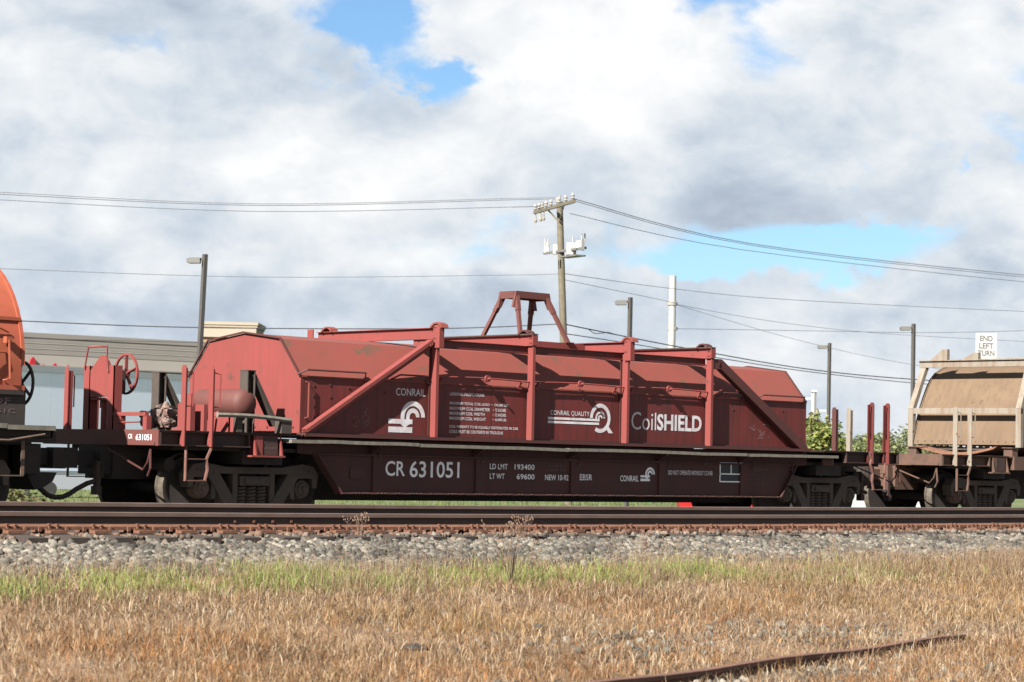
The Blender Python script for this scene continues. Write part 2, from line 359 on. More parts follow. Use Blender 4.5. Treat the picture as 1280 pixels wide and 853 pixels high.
def track(label, yn, yf, zn, zf, x0, x1, dipf):
    T = thing('railway_track', (4, (yn+yf)/2, zn-.19), label, 'railway track', 'railway tracks side by side')
    for y, z in ((yn, zn), (yf, zf)):
        rail_mesh(y, z, -46, 90, 1.0, None, dipf=dipf).build('rail', [RAILM, RAILWEB, RUST, RAILTOP], T)
    sl = (zf-zn)/(yf-yn); yc = (yn+yf)/2
    tie = MB()
    L_ = 1.29
    tie.add([(x, y, sl*y+z) for x in (-.115, .115) for y in (-L_, L_) for z in (-.17, 0)],
            [(0, 1, 3, 2), (4, 6, 7, 5), (0, 4, 5, 1), (2, 3, 7, 6), (0, 2, 6, 4), (1, 5, 7, 3)])
    tme = tie.mesh('tie', TIEM)
    pl = MB().box(-.10, .10, -.19, .19, -.012, .02); pl.box(-.095, .095, -.10, -.082, .02, .035).box(-.095, .095, .082, .10, .02, .035); pme = pl.mesh('tie_plate', RUST)
    spk = MB()
    x = x0
    while x < x1:
        jx = rnd.uniform(-.03, .03); d = dipf(x) if dipf else 0
        zc = (zn+zf)/2-.186-.033+d
        o = place('tie', tme, (x+jx, yc+rnd.uniform(-.05, .05), zc), T); o.rotation_euler.z = rnd.uniform(-.02, .02)
        for y, z in ((yn, zn), (yf, zf)):
            place('tie_plate', pme, (x+jx, y, z-.186-.021+d), T)
            if y == yn:
                for ax_ in (-.16, .16): spk.box(x+jx+ax_-.018, x+jx+ax_+.018, y-.092, y-.06, z-.20+d, z-.150+d)
            for sx_, sy in ((-.05, -1), (.05, 1), (.045, -1)):
                if y == yn or sy < 0:
                    h = rnd.choice((.02, .025, .03, .035))
                    spk.box(x+jx+sx_-.009, x+jx+sx_+.009, y+sy*.083-.009, y+sy*.083+.009, z-.18+d, z-.165+h+d)
                    spk.box(x+jx+sx_-.017, x+jx+sx_+.017, y+sy*.083-.017, y+sy*.083+.017, z-.165+h+d, z-.153+h+d)
        x += .533
    tag(spk.build('spike', RUST, T), kind='stuff')
    return T
T1 = track('empty near track, brown rails on wooden ties along the ballast edge', -7.0, -5.565, .277, .345, -14, 26, dip)
T2 = track('far track under the wheels of the standing coil cars', -.7175, .7175, 0, 0, -14, 30, None)
jb = MB()
for k in range(4):
    jb.box(-4.75+k*.26-.014, -4.75+k*.26+.014, -7.028, -7.008, .185, .213)
jb.build('rail_bolts', RUST, T1)
# the disused rail in the grass
b = MB()
P0, P1 = Vector((-10.2, -17.2, -.50)), Vector((-2.9, -15.29, -.525)); dd = (P1-P0); nn = Vector((-dd.y, dd.x, 0)).normalized()
pr = [(-.07, -.14), (.07, -.14), (.07, -.125), (.012, -.105), (.012, -.045), (.034, -.035), (.034, -.005), (.028, 0), (-.028, 0), (-.034, -.005), (-.034, -.035), (-.012, -.045), (-.012, -.105), (-.07, -.125)]
for i in range(13):
    p = P0+dd*(i/12)
    b.v += [(p.x+nn.x*u, p.y+nn.y*u, p.z+w+.01*math.sin(i*1.3)) for u, w in pr]
for i in range(12):
    for j in range(14): b.f.append((i*14+j, i*14+(j+1) % 14, (i+1)*14+(j+1) % 14, (i+1)*14+j)); b.m.append(0)
b.f += [tuple(range(14)), tuple(12*14+j for j in range(14))]; b.m += [0, 0]
OLDR = mat('old_rail_rust', (.13, .064, .047), (.19, .095, .065), 6, .85, bump=.2)
tag(b.build('disused_rail', OLDR, org=tuple(P0)), 'rusty disused rail lying half buried in the dry grass', 'rail')

def vnoise(x, y, s, seed=0):
    def h(i, j): 
        q = np.sin(i*127.1+j*311.7+seed*74.7)*43758.5453; return q-np.floor(q)
    x = x*s; y = y*s; i = np.floor(x); j = np.floor(y); u = x-i; w = y-j; u = u*u*(3-2*u); w = w*w*(3-2*w)
    return (h(i, j)*(1-u)+h(i+1, j)*u)*(1-w)+(h(i, j+1)*(1-u)+h(i+1, j+1)*u)*w
# ballast stones
def stones(name, n_, xr, yf, size, zoff, light=1., xf=None):
    t_ = (1+5**.5)/2
    iv = np.array([(-1, t_, 0), (1, t_, 0), (-1, -t_, 0), (1, -t_, 0), (0, -1, t_), (0, 1, t_), (0, -1, -t_), (0, 1, -t_), (t_, 0, -1), (t_, 0, 1), (-t_, 0, -1), (-t_, 0, 1)])/1.9
    it = np.array([(0, 11, 5), (0, 5, 1), (0, 1, 7), (0, 7, 10), (0, 10, 11), (1, 5, 9), (5, 11, 4), (11, 10, 2), (10, 7, 6), (7, 1, 8), (3, 9, 4), (3, 4, 2), (3, 2, 6), (3, 6, 8), (3, 8, 9), (4, 9, 5), (2, 4, 11), (6, 2, 10), (8, 6, 7), (9, 8, 1)])
    x = rng.uniform(*xr, n_) if xf is None else xf(n_); y = yf(n_); z = np.interp(y, gy, gz)+zoff
    ph = 9.+0*x if y.min() < -12 else np.abs(((x+14+.2665) % .533)-.2665); cut = (ph < .125) & (y > -7.72) & (y < -4.9); x, y, z = x[~cut], y[~cut], z[~cut]; n_ = len(x)
    r = size*np.clip(rng.gamma(5, .2, n_), .4, 1.9)
    V = iv[None]*(1+rng.uniform(-.28, .28, (n_, 12, 1)))
    sc = rng.uniform(.65, 1.25, (n_, 1, 3)); V = V*sc
    a = rng.uniform(0, 6.28, n_); c, s_ = np.cos(a)[:, None], np.sin(a)[:, None]
    V = np.stack([V[..., 0]*c-V[..., 1]*s_, V[..., 0]*s_+V[..., 1]*c, V[..., 2]], -1)
    a = rng.uniform(0, 6.28, n_); c, s_ = np.cos(a)[:, None], np.sin(a)[:, None]
    V = np.stack([V[..., 0]*c-V[..., 2]*s_, V[..., 1], V[..., 0]*s_+V[..., 2]*c], -1)
    V = V*r[:, None, None]+np.stack([x, y, z], -1)[:, None]
    F = it[None]+np.arange(n_)[:, None, None]*12
    g = rng.choice(5, n_, p=[.3, .27, .2, .13, .10])
    pt_ = (vnoise(x, y, .9, 41)*vnoise(x, y, 3.1, 42))[:, None]
    base = np.array([(.165, .153, .133), (.10, .094, .083), (.24, .225, .195), (.155, .118, .09), (.055, .052, .048)])[g]*rng.uniform(.75, 1.2, (n_, 1))*light
    base = base*(1-.55*np.clip(pt_*2-.25, 0, 1))*np.array([(1., .97, .92)])
    rs = (np.clip((y+7.42)/.2, 0, 1)*(y < -5))[:, None]*.75; base = base*(1-rs)+np.array([(.15, .075, .045)])*rs
    return npmesh(name, V.reshape(-1, 3), F.reshape(-1, 3), np.repeat(base, 12, 0), STONEM)
def npmesh(name, V, F, C, ma):
    me = bpy.data.meshes.new(name); me.vertices.add(len(V)); me.vertices.foreach_set('co', V.astype(np.float32).ravel())
    k = F.shape[1]; me.loops.add(F.size); me.loops.foreach_set('vertex_index', F.astype(np.int32).ravel())
    me.polygons.add(len(F)); me.polygons.foreach_set('loop_start', np.arange(0, F.size, k, dtype=np.int32))
    me.update(calc_edges=True)
    at = me.color_attributes.new('Col', 'FLOAT_COLOR', 'POINT'); c4 = np.ones((len(V), 4), np.float32); c4[:, :3] = C*ALB; at.data.foreach_set('color', c4.ravel())
    me.materials.append(ma); return link(name, me)
def ydist(n_): return -7.62-2.6*rng.beta(1.05, 1.45, n_)
tag(stones('ballast', 44000, (-13.5, 20), ydist, .030, .008), kind='stuff')
tag(stones('ballast', 6000, (-13.5, 20), lambda k: rng.uniform(-7.75, -4.6, k), .038, -.005), kind='stuff')
tag(stones('ballast', 8000, (-13.5, 20), lambda k: rng.uniform(-7.75, -7.03, k), .029, .024), kind='stuff')
tag(stones('ballast', 4200, (-13.5, 20), lambda k: rng.uniform(-7.4, -7.0, k), .026, .068), kind='stuff')
tag(stones('gravel', 450, (0, 1), lambda k: -14.55+.42*rng.normal(0, 1, k)+.0, .022, .012, 1.15, lambda k: -5.0+1.5*rng.normal(0, 1, k)), kind='stuff')
tag(stones('gravel', 700, (0, 1), lambda k: -16.55+.3*rng.normal(0, 1, k), .024, .012, 1.05, lambda k: -7.4+1.2*rng.normal(0, 1, k)), kind='stuff')
tag(stones('gravel', 1500, (-9, 3), lambda k: rng.uniform(-16.5, -10, k), .018, .0), kind='stuff')

# ------------------------------------------------------------------ grass
def field(n_, y0, y1, pad=1.2):
    # points of the grass strip that lies before the track and behind the photographer's line
    y = rng.uniform(y0, y1, n_); lo = -8.6+(y+9.2)*.62-pad-.6; hi = 7.5+(y+9.2)*1.45+pad+.8
    return lo+(hi-lo)*rng.random(n_), y, (hi-lo)
def blades(name, x, y, h, w, col, lean=.35, tipmul=1.25):
    n_ = len(x); z = np.interp(y, gy, gz)-.01
    a = rng.uniform(0, 6.283, n_); ld = rng.uniform(0, 6.283, n_); lm = h*lean*rng.random(n_)**.8*1.4
    ca, sa = np.cos(a)*w/2, np.sin(a)*w/2; lx, ly = np.cos(ld)*lm, np.sin(ld)*lm
    B = np.stack([x, y, z], -1)
    o = np.stack([ca, sa, 0*ca], -1)
    mid = np.stack([lx*.35, ly*.35, h*.55], -1); tip = np.stack([lx, ly, h*np.sqrt(np.maximum(.15, 1-(lm/h)**2))], -1)
    V = np.stack([B-o, B+o, B+mid-o*.8, B+mid+o*.8, B+tip], 1)
    k = np.arange(n_)[:, None]*5
    F = np.concatenate([k+np.array([[0, 1, 3]]), k+np.array([[0, 3, 2]]), k+np.array([[2, 3, 4]])])
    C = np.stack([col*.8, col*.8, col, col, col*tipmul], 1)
    return npmesh(name, V.reshape(-1, 3), F, C.reshape(-1, 3), GRASSM)
def pal(cols, n_, p=None, j=.18): return np.array(cols)[rng.choice(len(cols), n_, p=p)]*rng.uniform(1-j, 1+j, (n_, 1))
# dry stubble, growing in tufts
def open_ground(x, y):                            # thin places: gravelly patches, along the old rail, under the green strip
    k = len(x)
    bare = .8*np.exp(-(((x+4.6)/2.2)**2+((y+14.6)/.8)**2))+.7*np.exp(-(((x+2.2)/2.0)**2+((y+14.9)/.5)**2))+.55*(vnoise(x, y, .55, 9) > .70)+.35*(vnoise(x, y, 1.7, 14) > .68)
    keep = rng.random(k) > bare*.8
    sd_ = (x+10.2)*(-2.35/9.30)+(y+17.2)*(9.0/9.30)
    keep &= ~((sd_ < .06) & (sd_ > -.45+.12*np.sin(x*2.1)) & (x < -5.9) & (rng.random(k) < .86))
    keep &= ~((y > -10.9) & (x < 1.5) & (rng.random(k) < .80-.06*np.clip(x+9, 0, 8)))
    return keep & ~((y > -10.2) & (rng.random(k) < .6+.3*(y > -9.8)))
nt = 34000
tx, ty, wd = field(nt, -18.6, -9.5)
keep = (rng.random(nt) < np.clip(wd/18, .2, 1)) & open_ground(tx, ty); tx, ty = tx[keep], ty[keep]; nt = len(tx)
grey = np.clip((ty+13.4)/1.2+.9*(vnoise(tx, ty, .8, 21)-.5), 0, 1)[:, None]*.75
nb = rng.integers(5, 24, nt); ti = np.repeat(np.arange(nt), nb); k = len(ti)
sp_r = rng.uniform(.015, .055, nt)[ti]
x = tx[ti]+rng.normal(0, 1, k)*sp_r; y = ty[ti]+rng.normal(0, 1, k)*sp_r
tone = vnoise(tx, ty, .45, 5); mixr = np.clip(tone*1.4-.35+(tx+6)*.06, 0, 1)[:, None]
A_ = np.array([(.38, .175, .075), (.44, .235, .11), (.35, .185, .095), (.25, .125, .068), (.48, .31, .17), (.14, .08, .048), (.30, .20, .13)])
B_ = np.array([(.44, .25, .105), (.48, .31, .15), (.36, .215, .11), (.28, .175, .085), (.52, .39, .24), (.17, .105, .06), (.36, .28, .19)])
ci = rng.choice(7, nt, p=[.22, .2, .17, .13, .1, .1, .08])
C_ = np.array([(.30, .185, .11), (.36, .24, .15), (.24, .15, .095), (.20, .125, .08), (.42, .32, .21), (.12, .08, .055), (.30, .23, .16)])
tcol = ((A_[ci]*(1-mixr)+B_[ci]*mixr)*(1-grey)+C_[ci]*grey)*(.55+.7*vnoise(tx, ty, 1.6, 6))[:, None]*rng.uniform(.8, 1.2, (nt, 1))
tcol = tcol*np.array([(.97, .92, .76)])
col = tcol[ti]*rng.uniform(.75, 1.3, (k, 1))
th = rng.gamma(4, .020, nt)*(.35+.95*vnoise(tx, ty, 1.1, 2))*np.where((ty > -12.6) & (tx < 0), .68, .92)
h = np.maximum(.02, th[ti]*rng.uniform(.5, 1.25, k))
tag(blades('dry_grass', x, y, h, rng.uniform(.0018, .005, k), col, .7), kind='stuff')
# single stubble blades between the tufts
n_ = 170000
x, y, wd = field(n_, -18.6, -9.5); keep = (rng.random(n_) < np.clip(wd/18, .2, 1)) & open_ground(x, y); x, y = x[keep], y[keep]; k = len(x)
mixr = np.clip(vnoise(x, y, .45, 5)*1.4-.35+(x+6)*.06, 0, 1)[:, None]; ci = rng.integers(0, 7, k)
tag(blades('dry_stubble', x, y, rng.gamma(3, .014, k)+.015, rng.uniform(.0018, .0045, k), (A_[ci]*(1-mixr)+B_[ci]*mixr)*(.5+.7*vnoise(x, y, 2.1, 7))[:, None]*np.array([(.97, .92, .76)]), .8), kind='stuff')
# taller bleached stalks, some of them leaning far over
n_ = 5200
x, y, wd = field(n_, -18.4, -10.8); keep = (rng.random(n_) < np.clip(wd/18, .2, 1)) & (vnoise(x, y, .7, 15) > .42); x, y = x[keep], y[keep]; k = len(x)
tag(blades('dry_stalks', x, y, rng.gamma(7, .028, k), rng.uniform(.002, .004, k), pal([(.42, .30, .19), (.34, .24, .16), (.52, .42, .30), (.20, .13, .085), (.26, .17, .12)], k), .7), kind='stuff')
# matted straw lying flat
n_ = 75000
x, y, wd = field(n_, -18.6, -9.6); keep = rng.random(n_) < np.clip(wd/18, .2, 1); x, y = x[keep], y[keep]; k = len(x)
tag(blades('straw_litter', x, y, rng.uniform(.06, .16, k), rng.uniform(.004, .009, k), pal([(.45, .32, .19), (.35, .22, .13), (.22, .145, .09), (.52, .42, .29)], k), 1.1, 1.0), kind='stuff')
# green strip
n_ = 200000
x, y, wd = field(n_, -12.0, -9.3)
cen = -10.75+.22*np.sin(x*.6); m_ = np.exp(-((y-cen)/.55)**2)*np.clip(1.2-(x+9)/7.5, .03, 1)*np.clip(vnoise(x, y, .75, 4)*2.8-.5, 0.03, 1)*np.clip(vnoise(x, y, 2.3, 31)*2.6-.55, .06, 1)
m_ += .9*np.exp(-(((x+1.4)/.7)**2+((y+11.0)/.35)**2))+.5*np.exp(-(((x-.6)/1.2)**2+((y+11.3)/.5)**2))*vnoise(x, y, 1.5, 8)
keep = rng.random(n_) < np.clip(m_, 0, 1); x, y = x[keep], y[keep]; k = len(x)
col = pal([(.22, .31, .065), (.29, .38, .09), (.36, .38, .13), (.15, .21, .045), (.40, .31, .15), (.28, .19, .10)], k, [.24, .24, .18, .10, .14, .10])
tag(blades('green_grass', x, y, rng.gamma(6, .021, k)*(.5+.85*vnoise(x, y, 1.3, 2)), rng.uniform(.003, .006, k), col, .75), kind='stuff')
# brownish seed stalks along the ballast edge
n_ = 15000
x, y, wd = field(n_, -11.6, -9.45); keep = vnoise(x, y, .8, 12)+.25*(x > 1) > .50+.25*(y > -9.8); x, y = x[keep], y[keep]; k = len(x)
tag(blades('seed_stalks', x, y, rng.gamma(8, .023, k), rng.uniform(.002, .0045, k), pal([(.23, .14, .095), (.29, .20, .13), (.34, .27, .17)], k), .35), kind='stuff')
# grass field behind the train
n_ = 50000
yy = 4+90*rng.random(n_)**2; xx = -10+yy*.35+rng.random(n_)*(28+yy*.75)
tag(blades('field_grass', xx, yy, rng.gamma(6, .035, n_), rng.uniform(.012, .03, n_), pal([(.12, .17, .035), (.16, .20, .05), (.23, .21, .09), (.09, .13, .03)], n_), .5), kind='stuff')
def weed(x, y, h, label, n_=9, name='dead_weed', zb=None, colr=(.15, .095, .065)):
    z = ground(y) if zb is None else zb
    b = MB(); r_ = random.Random(int(x*100))
    for i in range(n_):
        a = r_.uniform(0, 6.28); s_ = r_.uniform(.1, .55)*h; t_ = h*r_.uniform(.55, 1)
        p = [(x, y, z), (x+math.cos(a)*s_*.35, y+math.sin(a)*s_*.35, z+t_*.5), (x+math.cos(a)*s_, y+math.sin(a)*s_, z+t_)]
        b.tube(p, [.006, .004, .002], 4)
        for j in range(6):
            f_ = r_.uniform(.4, 1); a2 = r_.uniform(0, 6.28); q = Vector(p[1]).lerp(Vector(p[2]), f_)
            e_ = q+Vector((math.cos(a2)*.05, math.sin(a2)*.05, .04)); b.tube([q, e_], [.002, .0015], 3); b.tube([e_, e_+Vector((0, 0, .018))], [.008, .004], 4, 1)
    m1 = mat('weed_stem', colr, None, 3, .9); m2 = mat('weed_seed', tuple(c*1.4 for c in colr), None, 3, .9)
    tag(b.build(name, [m1, m2], org=(x, y, z)), label, 'weed', 'dead weed stems by the near track')
weed(-3.35, -7.45, .36, 'dead branching weed stem against the near rail, left one', 6)
weed(-.95, -7.6, .30, 'dead weed with seed heads against the near rail, right one', 9)
weed(-4.55, -11.2, .62, 'tall brown dead weed standing in the middle of the grass strip', 10, colr=(.13, .09, .06))
weed(-2.6, -11.3, .50, 'second brown dead weed right of the tall one in the grass', 9, colr=(.16, .11, .075))
def clod(x, y, r_, label):
    b = MB(); q = random.Random(int(x*77)); z = ground(y)
    n1, n2 = 7, 12
    for i in range(n1+1):
        for j in range(n2):
            th = math.pi/2*i/n1; ph = 6.283*j/n2; k = q.uniform(.75, 1.15)
            b.v.append((x+math.cos(ph)*math.sin(th)*r_*k*1.3, y+math.sin(ph)*math.sin(th)*r_*k, z+math.cos(th)*r_*k*.55))
    for i in range(n1):
        for j in range(n2): b.f.append((i*n2+j, i*n2+(j+1) % n2, (i+1)*n2+(j+1) % n2, (i+1)*n2+j)); b.m.append(0)
    tag(b.build('dirt_clod', mat('dark_dirt', (.035, .03, .026), (.06, .05, .042), 20, .95, bump=.6), org=(x, y, z)), label, 'dirt clod', 'dark clods in the dry grass')
clod(-8.55, -14.35, .10, 'dark clod of dirt in the dry grass at bottom centre')
clod(-6.25, -14.3, .09, 'smaller grey brown clod right of centre in the dry grass')

# ------------------------------------------------------------------ railway trucks
wh = MB().lathe([(.06, -.07), (.34, -.045), (.37, -.05), (.40, -.065), (.457, -.065), (.460, .03), (.462, .045), (.495, .06), (.495, .075), (.40, .08), (.30, .06), (.06, .09)],
                (0, 0, 0), 'Y', 32, [0, 0, 0, 0, 1, 1, 1, 1, 0, 0, 0])
WHEEL = wh.mesh('wheel', [BLACK, STEEL], smooth=True)
WHEELF = MB().lathe([(.06, .07), (.34, .045), (.40, .065), (.457, .065), (.460, -.03), (.495, -.06), (.495, -.075), (.40, -.08), (.06, -.09)],
                    (0, 0, 0), 'Y', 32, [0, 0, 0, 1, 1, 1, 0, 0]).mesh('wheel', [BLACK, STEEL], smooth=True)
AXLE = MB().lathe([(.085, -1.0), (.085, 1.0)], (0, 0, 0), 'Y', 12).mesh('axle', BLACK, smooth=True)
def bearing(mt):
    b = MB().lathe([(.13, .10), (.145, .06), (.145, -.03), (.13, -.05), (.13, -.09), (.10, -.10), (.09, -.13), (.05, -.14), (.04, -.17), (.015, -.175)], (0, 0, 0), 'Y', 18)
    for k in range(3):
        a = 2.1*k+.5; b.box(math.cos(a)*.075-.015, math.cos(a)*.075+.015, -.145, -.12, math.sin(a)*.075-.015, math.sin(a)*.075+.015)
    return b.mesh('bearing', mt, smooth=True)
BRG, BRGR = bearing(TRUCKM), bearing(RUSTBRG)
def side_frame(s):
    b = MB(); y0, y1 = (-1.12, -.92)
    b.prism([(-1.13, .47), (-1.16, .66), (-1.06, .79), (-.86, .815), (-.5, .76), (.5, .76), (.86, .815), (1.06, .79), (1.16, .66), (1.13, .47), (1.06, .47), (1.045, .61), (.74, .61), (.60, .665), (-.60, .665), (-.74, .61), (-1.045, .61), (-1.06, .47)], 'Y', y0, y1)
    for k in (-1, 1):
        b.prism([(k*.80, .635), (k*.60, .66), (k*.26, .20), (k*.44, .125)], 'Y', y0-.006, y1)
        b.prism([(k*.735, .615), (k*.66, .62), (k*.66, .33), (k*.735, .30)], 'Y', y0+.01, y1)
        b.prism([(k*.37, .67), (k*.285, .67), (k*.285, .14), (k*.37, .14)], 'Y', y0+.004, y1)
        b.box(k*.95-.04, k*.95-.015, y0-.012, y0, .70, .725); b.box(k*.95+.02, k*.95+.045, y0-.012, y0, .70, .725)
    b.prism([(-.44, .122), (.44, .122), (.37, .205), (-.37, .205)], 'Y', y0-.01, y1+.02)
    b.box(-.30, .30, y0-.02, y1, .205, .225)
    if s > 0: b.v = [(x, -y, z) for x, y, z in b.v]
    return b.mesh('side_frame', TRUCKM)
SFN, SFF = side_frame(-1), side_frame(1)
sp_ = MB(); sp_.tube([(math.cos(t)*.075, math.sin(t)*.075, -.125+.25*t/(2*math.pi*5)) for t in np.linspace(0, 2*math.pi*5, 61)], .020, 5)
SPRING = sp_.mesh('coil_spring', TRUCKM, smooth=True)
bo = MB().box(-.26, .26, -1.14, 1.14, .50, .63).box(-.20, .20, -.9, .9, .63, .72).box(-.18, .18, -1.16, -1.12, .52, .60)
bo.prism([(-.8, .36), (.8, .36), (.8, .44), (-.8, .44)], 'Y', -.6, .6)
BOL = bo.mesh('truck', TRUCKM)
def truck(x0, car, rusty=0):
    t_ = place('truck', BOL, (x0, 0, 0), car)
    place('side_frame', SFN, (x0, 0, 0), t_); place('side_frame', SFF, (x0, 0, 0), t_)
    for s in (-1, 1):
        place('axle', AXLE, (x0+s*.889, 0, .457), t_)
        place('wheel', WHEEL, (x0+s*.889, -.745, .457), t_); place('wheel', WHEELF, (x0+s*.889, .745, .457), t_)
        o = place('bearing', BRGR if rusty == s else BRG, (x0+s*.889, -1.0, .457), t_)
        o = place('bearing', BRG, (x0+s*.889, 1.0, .457), t_); o.rotation_euler.z = math.pi
        for k in (-.18, 0, .18): place('coil_spring', SPRING, (x0+k, s*1.02, .355), t_)
    return t_

# ------------------------------------------------------------------ end platform of a coil car (u from the truck centre; outward is negative)
def ends(car, x0, s, pm, dm, post_near, post_far, style=1):
    def B(*a):                                    # a box with u-coordinates
        u0, u1 = x0+s*a[0], x0+s*a[1]; return (min(u0, u1), max(u0, u1), *a[2:])
    def P(u, y, z): return (x0+s*u, y, z)
    MB().box(*B(-1.86, .62, -1.42, 1.42, 1.212, 1.238)).build('platform_deck', dm, car)
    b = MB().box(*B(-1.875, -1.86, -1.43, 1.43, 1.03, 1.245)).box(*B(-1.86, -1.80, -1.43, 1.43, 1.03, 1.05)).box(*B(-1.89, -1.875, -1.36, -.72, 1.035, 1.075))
    b.build('end_sill', BAILM if style == 1 else pm, car)  # maroon car's sill in darker red, standing in for the shadow on it
    for sy in (-1, 1):
        b = MB(); y0, y1 = sorted((sy*1.36, sy*1.345))
        b.box(*B(-1.86, -.32, y0, y1, 1.05, 1.21))
        y0, y1 = sorted((sy*1.44, sy*1.30)); b.box(*B(-1.86, -.32, y0, y1, 1.035, 1.05)); b.box(*B(-1.86, .3, y0, y1, 1.238, 1.246))
        for u in (-1.84, -1.43, -1.0, -.34):
            yy0, yy1 = sorted((sy*1.435, sy*1.36)); b.box(*B(u-.012, u+.012, yy0, yy1, 1.05, 1.212))
        b.build('side_channel', dm, car)
        # ladder posts with grab irons
        for u, pmn in zip((-1.45, -.99), post_near if sy < 0 else post_far):
            b = MB(); yy = sy*1.45
            b.box(*B(u-.05, u-.035, yy-.05, yy+.05, 1.03, 2.10)); b.box(*B(u-.035, u+.035, yy+.035*(-sy)-.008, yy+.035*(-sy)+.008, 1.03, 2.10))
            b.prism([(yy-.05, 2.10), (yy+.05, 2.10), (yy+.03, 2.14), (yy-.03, 2.14)], 'X', *sorted((x0+s*(u-.05), x0+s*(u-.035))))
            po = b.build('ladder_post', pmn, car)
            h = MB().tube([P(u-.03, yy, 2.06), P(u-.03, yy+sy*.0+.0, 2.06), P(u+.13*s*0+.10, yy+sy*.02, 2.03), P(u+.10, yy+sy*.02, 1.58), P(u, yy, 1.58)], .011, 5)
            h.build('grab_iron', pmn, po)
        # stirrup step
        y = sy*1.45
        b = MB().bar(P(-1.43, y, 1.05), P(-1.43, y, .56), .045, .015, side=(0, 1, 0))
        b.tube([P(-.98, y, 1.24), P(-1.03, y, 1.12), P(-1.0, y, 1.02), P(-1.08, y, .86), P(-1.06, y, .72), P(-1.10, y, .56)], .022, 5)
        b.bar(P(-1.44, y, .565), P(-1.08, y, .565), .045, .014, side=(0, 1, 0)).bar(P(-1.43, y, .86), P(-1.08, y, .86), .03, .012, side=(0, 1, 0))
        b.build('stirrup_step', STEPM if style == 1 else pm, car)
        # jacking pad
        b = MB(); y0, y1 = sorted((sy*1.30, sy*1.44)); b.box(*B(-.24, .16, y0, y1, .93, 1.205))
        y0, y1 = sorted((sy*1.28, sy*1.50)); b.box(*B(-.34, .25, y0, y1, .905, .93))
        for u in (-.26, .2): b.prism([(sy*1.44, 1.21), (sy*1.50, .93), (sy*1.44, .93)], 'X', *sorted((x0+s*(u-.012), x0+s*(u+.012))))
        b.box(*B(-.245, -.12, *sorted((sy*1.44, sy*1.455)), .93, 1.205))
        if s > 0: b.build('jacking_pad', pm, car)
        if s > 0: MB().box(*B(-.115, .155, *sorted((sy*1.4405, sy*1.4445)), .94, 1.20)).build('pad_plate', DARKDECK, car)
        # hood guide wedges
        y = sy*1.08
        if style == 1 and s > 0:
            b = MB().box(*B(-.20, -.185, y-.09, y+.09, 1.246, 2.12)).box(*B(-.185, -.06, y-.008, y+.008, 1.246, 2.12)).box(*B(-.075, -.06, y-.09, y+.09, 1.246, 2.12)).box(*B(-.205, -.055, y-.09, y+.09, 2.12, 2.132))
            b.bar(P(-.075, y, 2.07), P(.36, y, 1.36), .16, .06, side=(0, 1, 0))
            b.build('hood_guide', GREYBR, car)
    # draft gear, coupler, hose
    b = MB().box(*B(-1.86, .9, -.34, .34, .56, 1.06)).box(*B(-2.02, -1.86, -.28, .28, .62, 1.02))
    b.build('draft_sill', RUSTCAR if style == 2 else BLACK, car)
    b = MB().box(*B(-2.42, -1.9, -.10, .10, .74, .94))
    q = [P(-2.36, 0, 0)[0], P(-2.70, 0, 0)[0]]
    b.prism([(x0-s*2.34, -.20), (x0-s*2.34, .22), (x0-s*2.56, .26), (x0-s*2.60, .14), (x0-s*2.50, .10), (x0-s*2.50, -.04), (x0-s*2.68, -.08), (x0-s*2.70, -.22), (x0-s*2.5, -.26)], 'Z', .70, .98)
    b.build('coupler', RUSTCAR if style == 2 else BLACK, car)
    b = MB().tube([P(-1.98, -.22, .84), P(-1.99, -.30, .72), P(-2.05, -.36, .60), P(-2.16, -.36, .53), P(-2.30, -.36, .49)], .035, 7)
    b.build('air_hose', BLACK, car)
    MB().box(*B(-2.16, -2.10, -.40, -.32, .36, .80)).box(*B(-2.18, -2.08, -.42, -.30, .34, .46)).build('hose_bracket', DARKDECK, car)
    b = MB().tube([P(-1.95, -1.36, .98), P(-1.95, -1.30, .80), P(-1.95, -1.20, .70), P(-1.97, -.35, .98)], .014, 5).tube([P(-1.95, -1.36, .98), P(-1.97, -1.40, .72), P(-1.97, -1.34, .62)], .016, 5)
    b.build('uncoupling_lever', RUSTCAR if style == 2 else MAROON, car)
    MB().box(*B(-1.5, 1.25, -1.25, 1.25, .98, 1.035)).box(*B(-.35, .35, -1.3, 1.3, .80, .99)).build('body_bolster', BLACK, car)
    MB().tube([P(-1.3, -.9, .78), P(-1.3, .9, .78)], .10, 8).build('brake_cylinder', BLACK, car)
    MB().tube([P(1.2, -1.1, .72), P(1.6, -1.1, .72), P(1.7, -.9, .72)], .03, 5).build('brake_gear', BLACK, car)

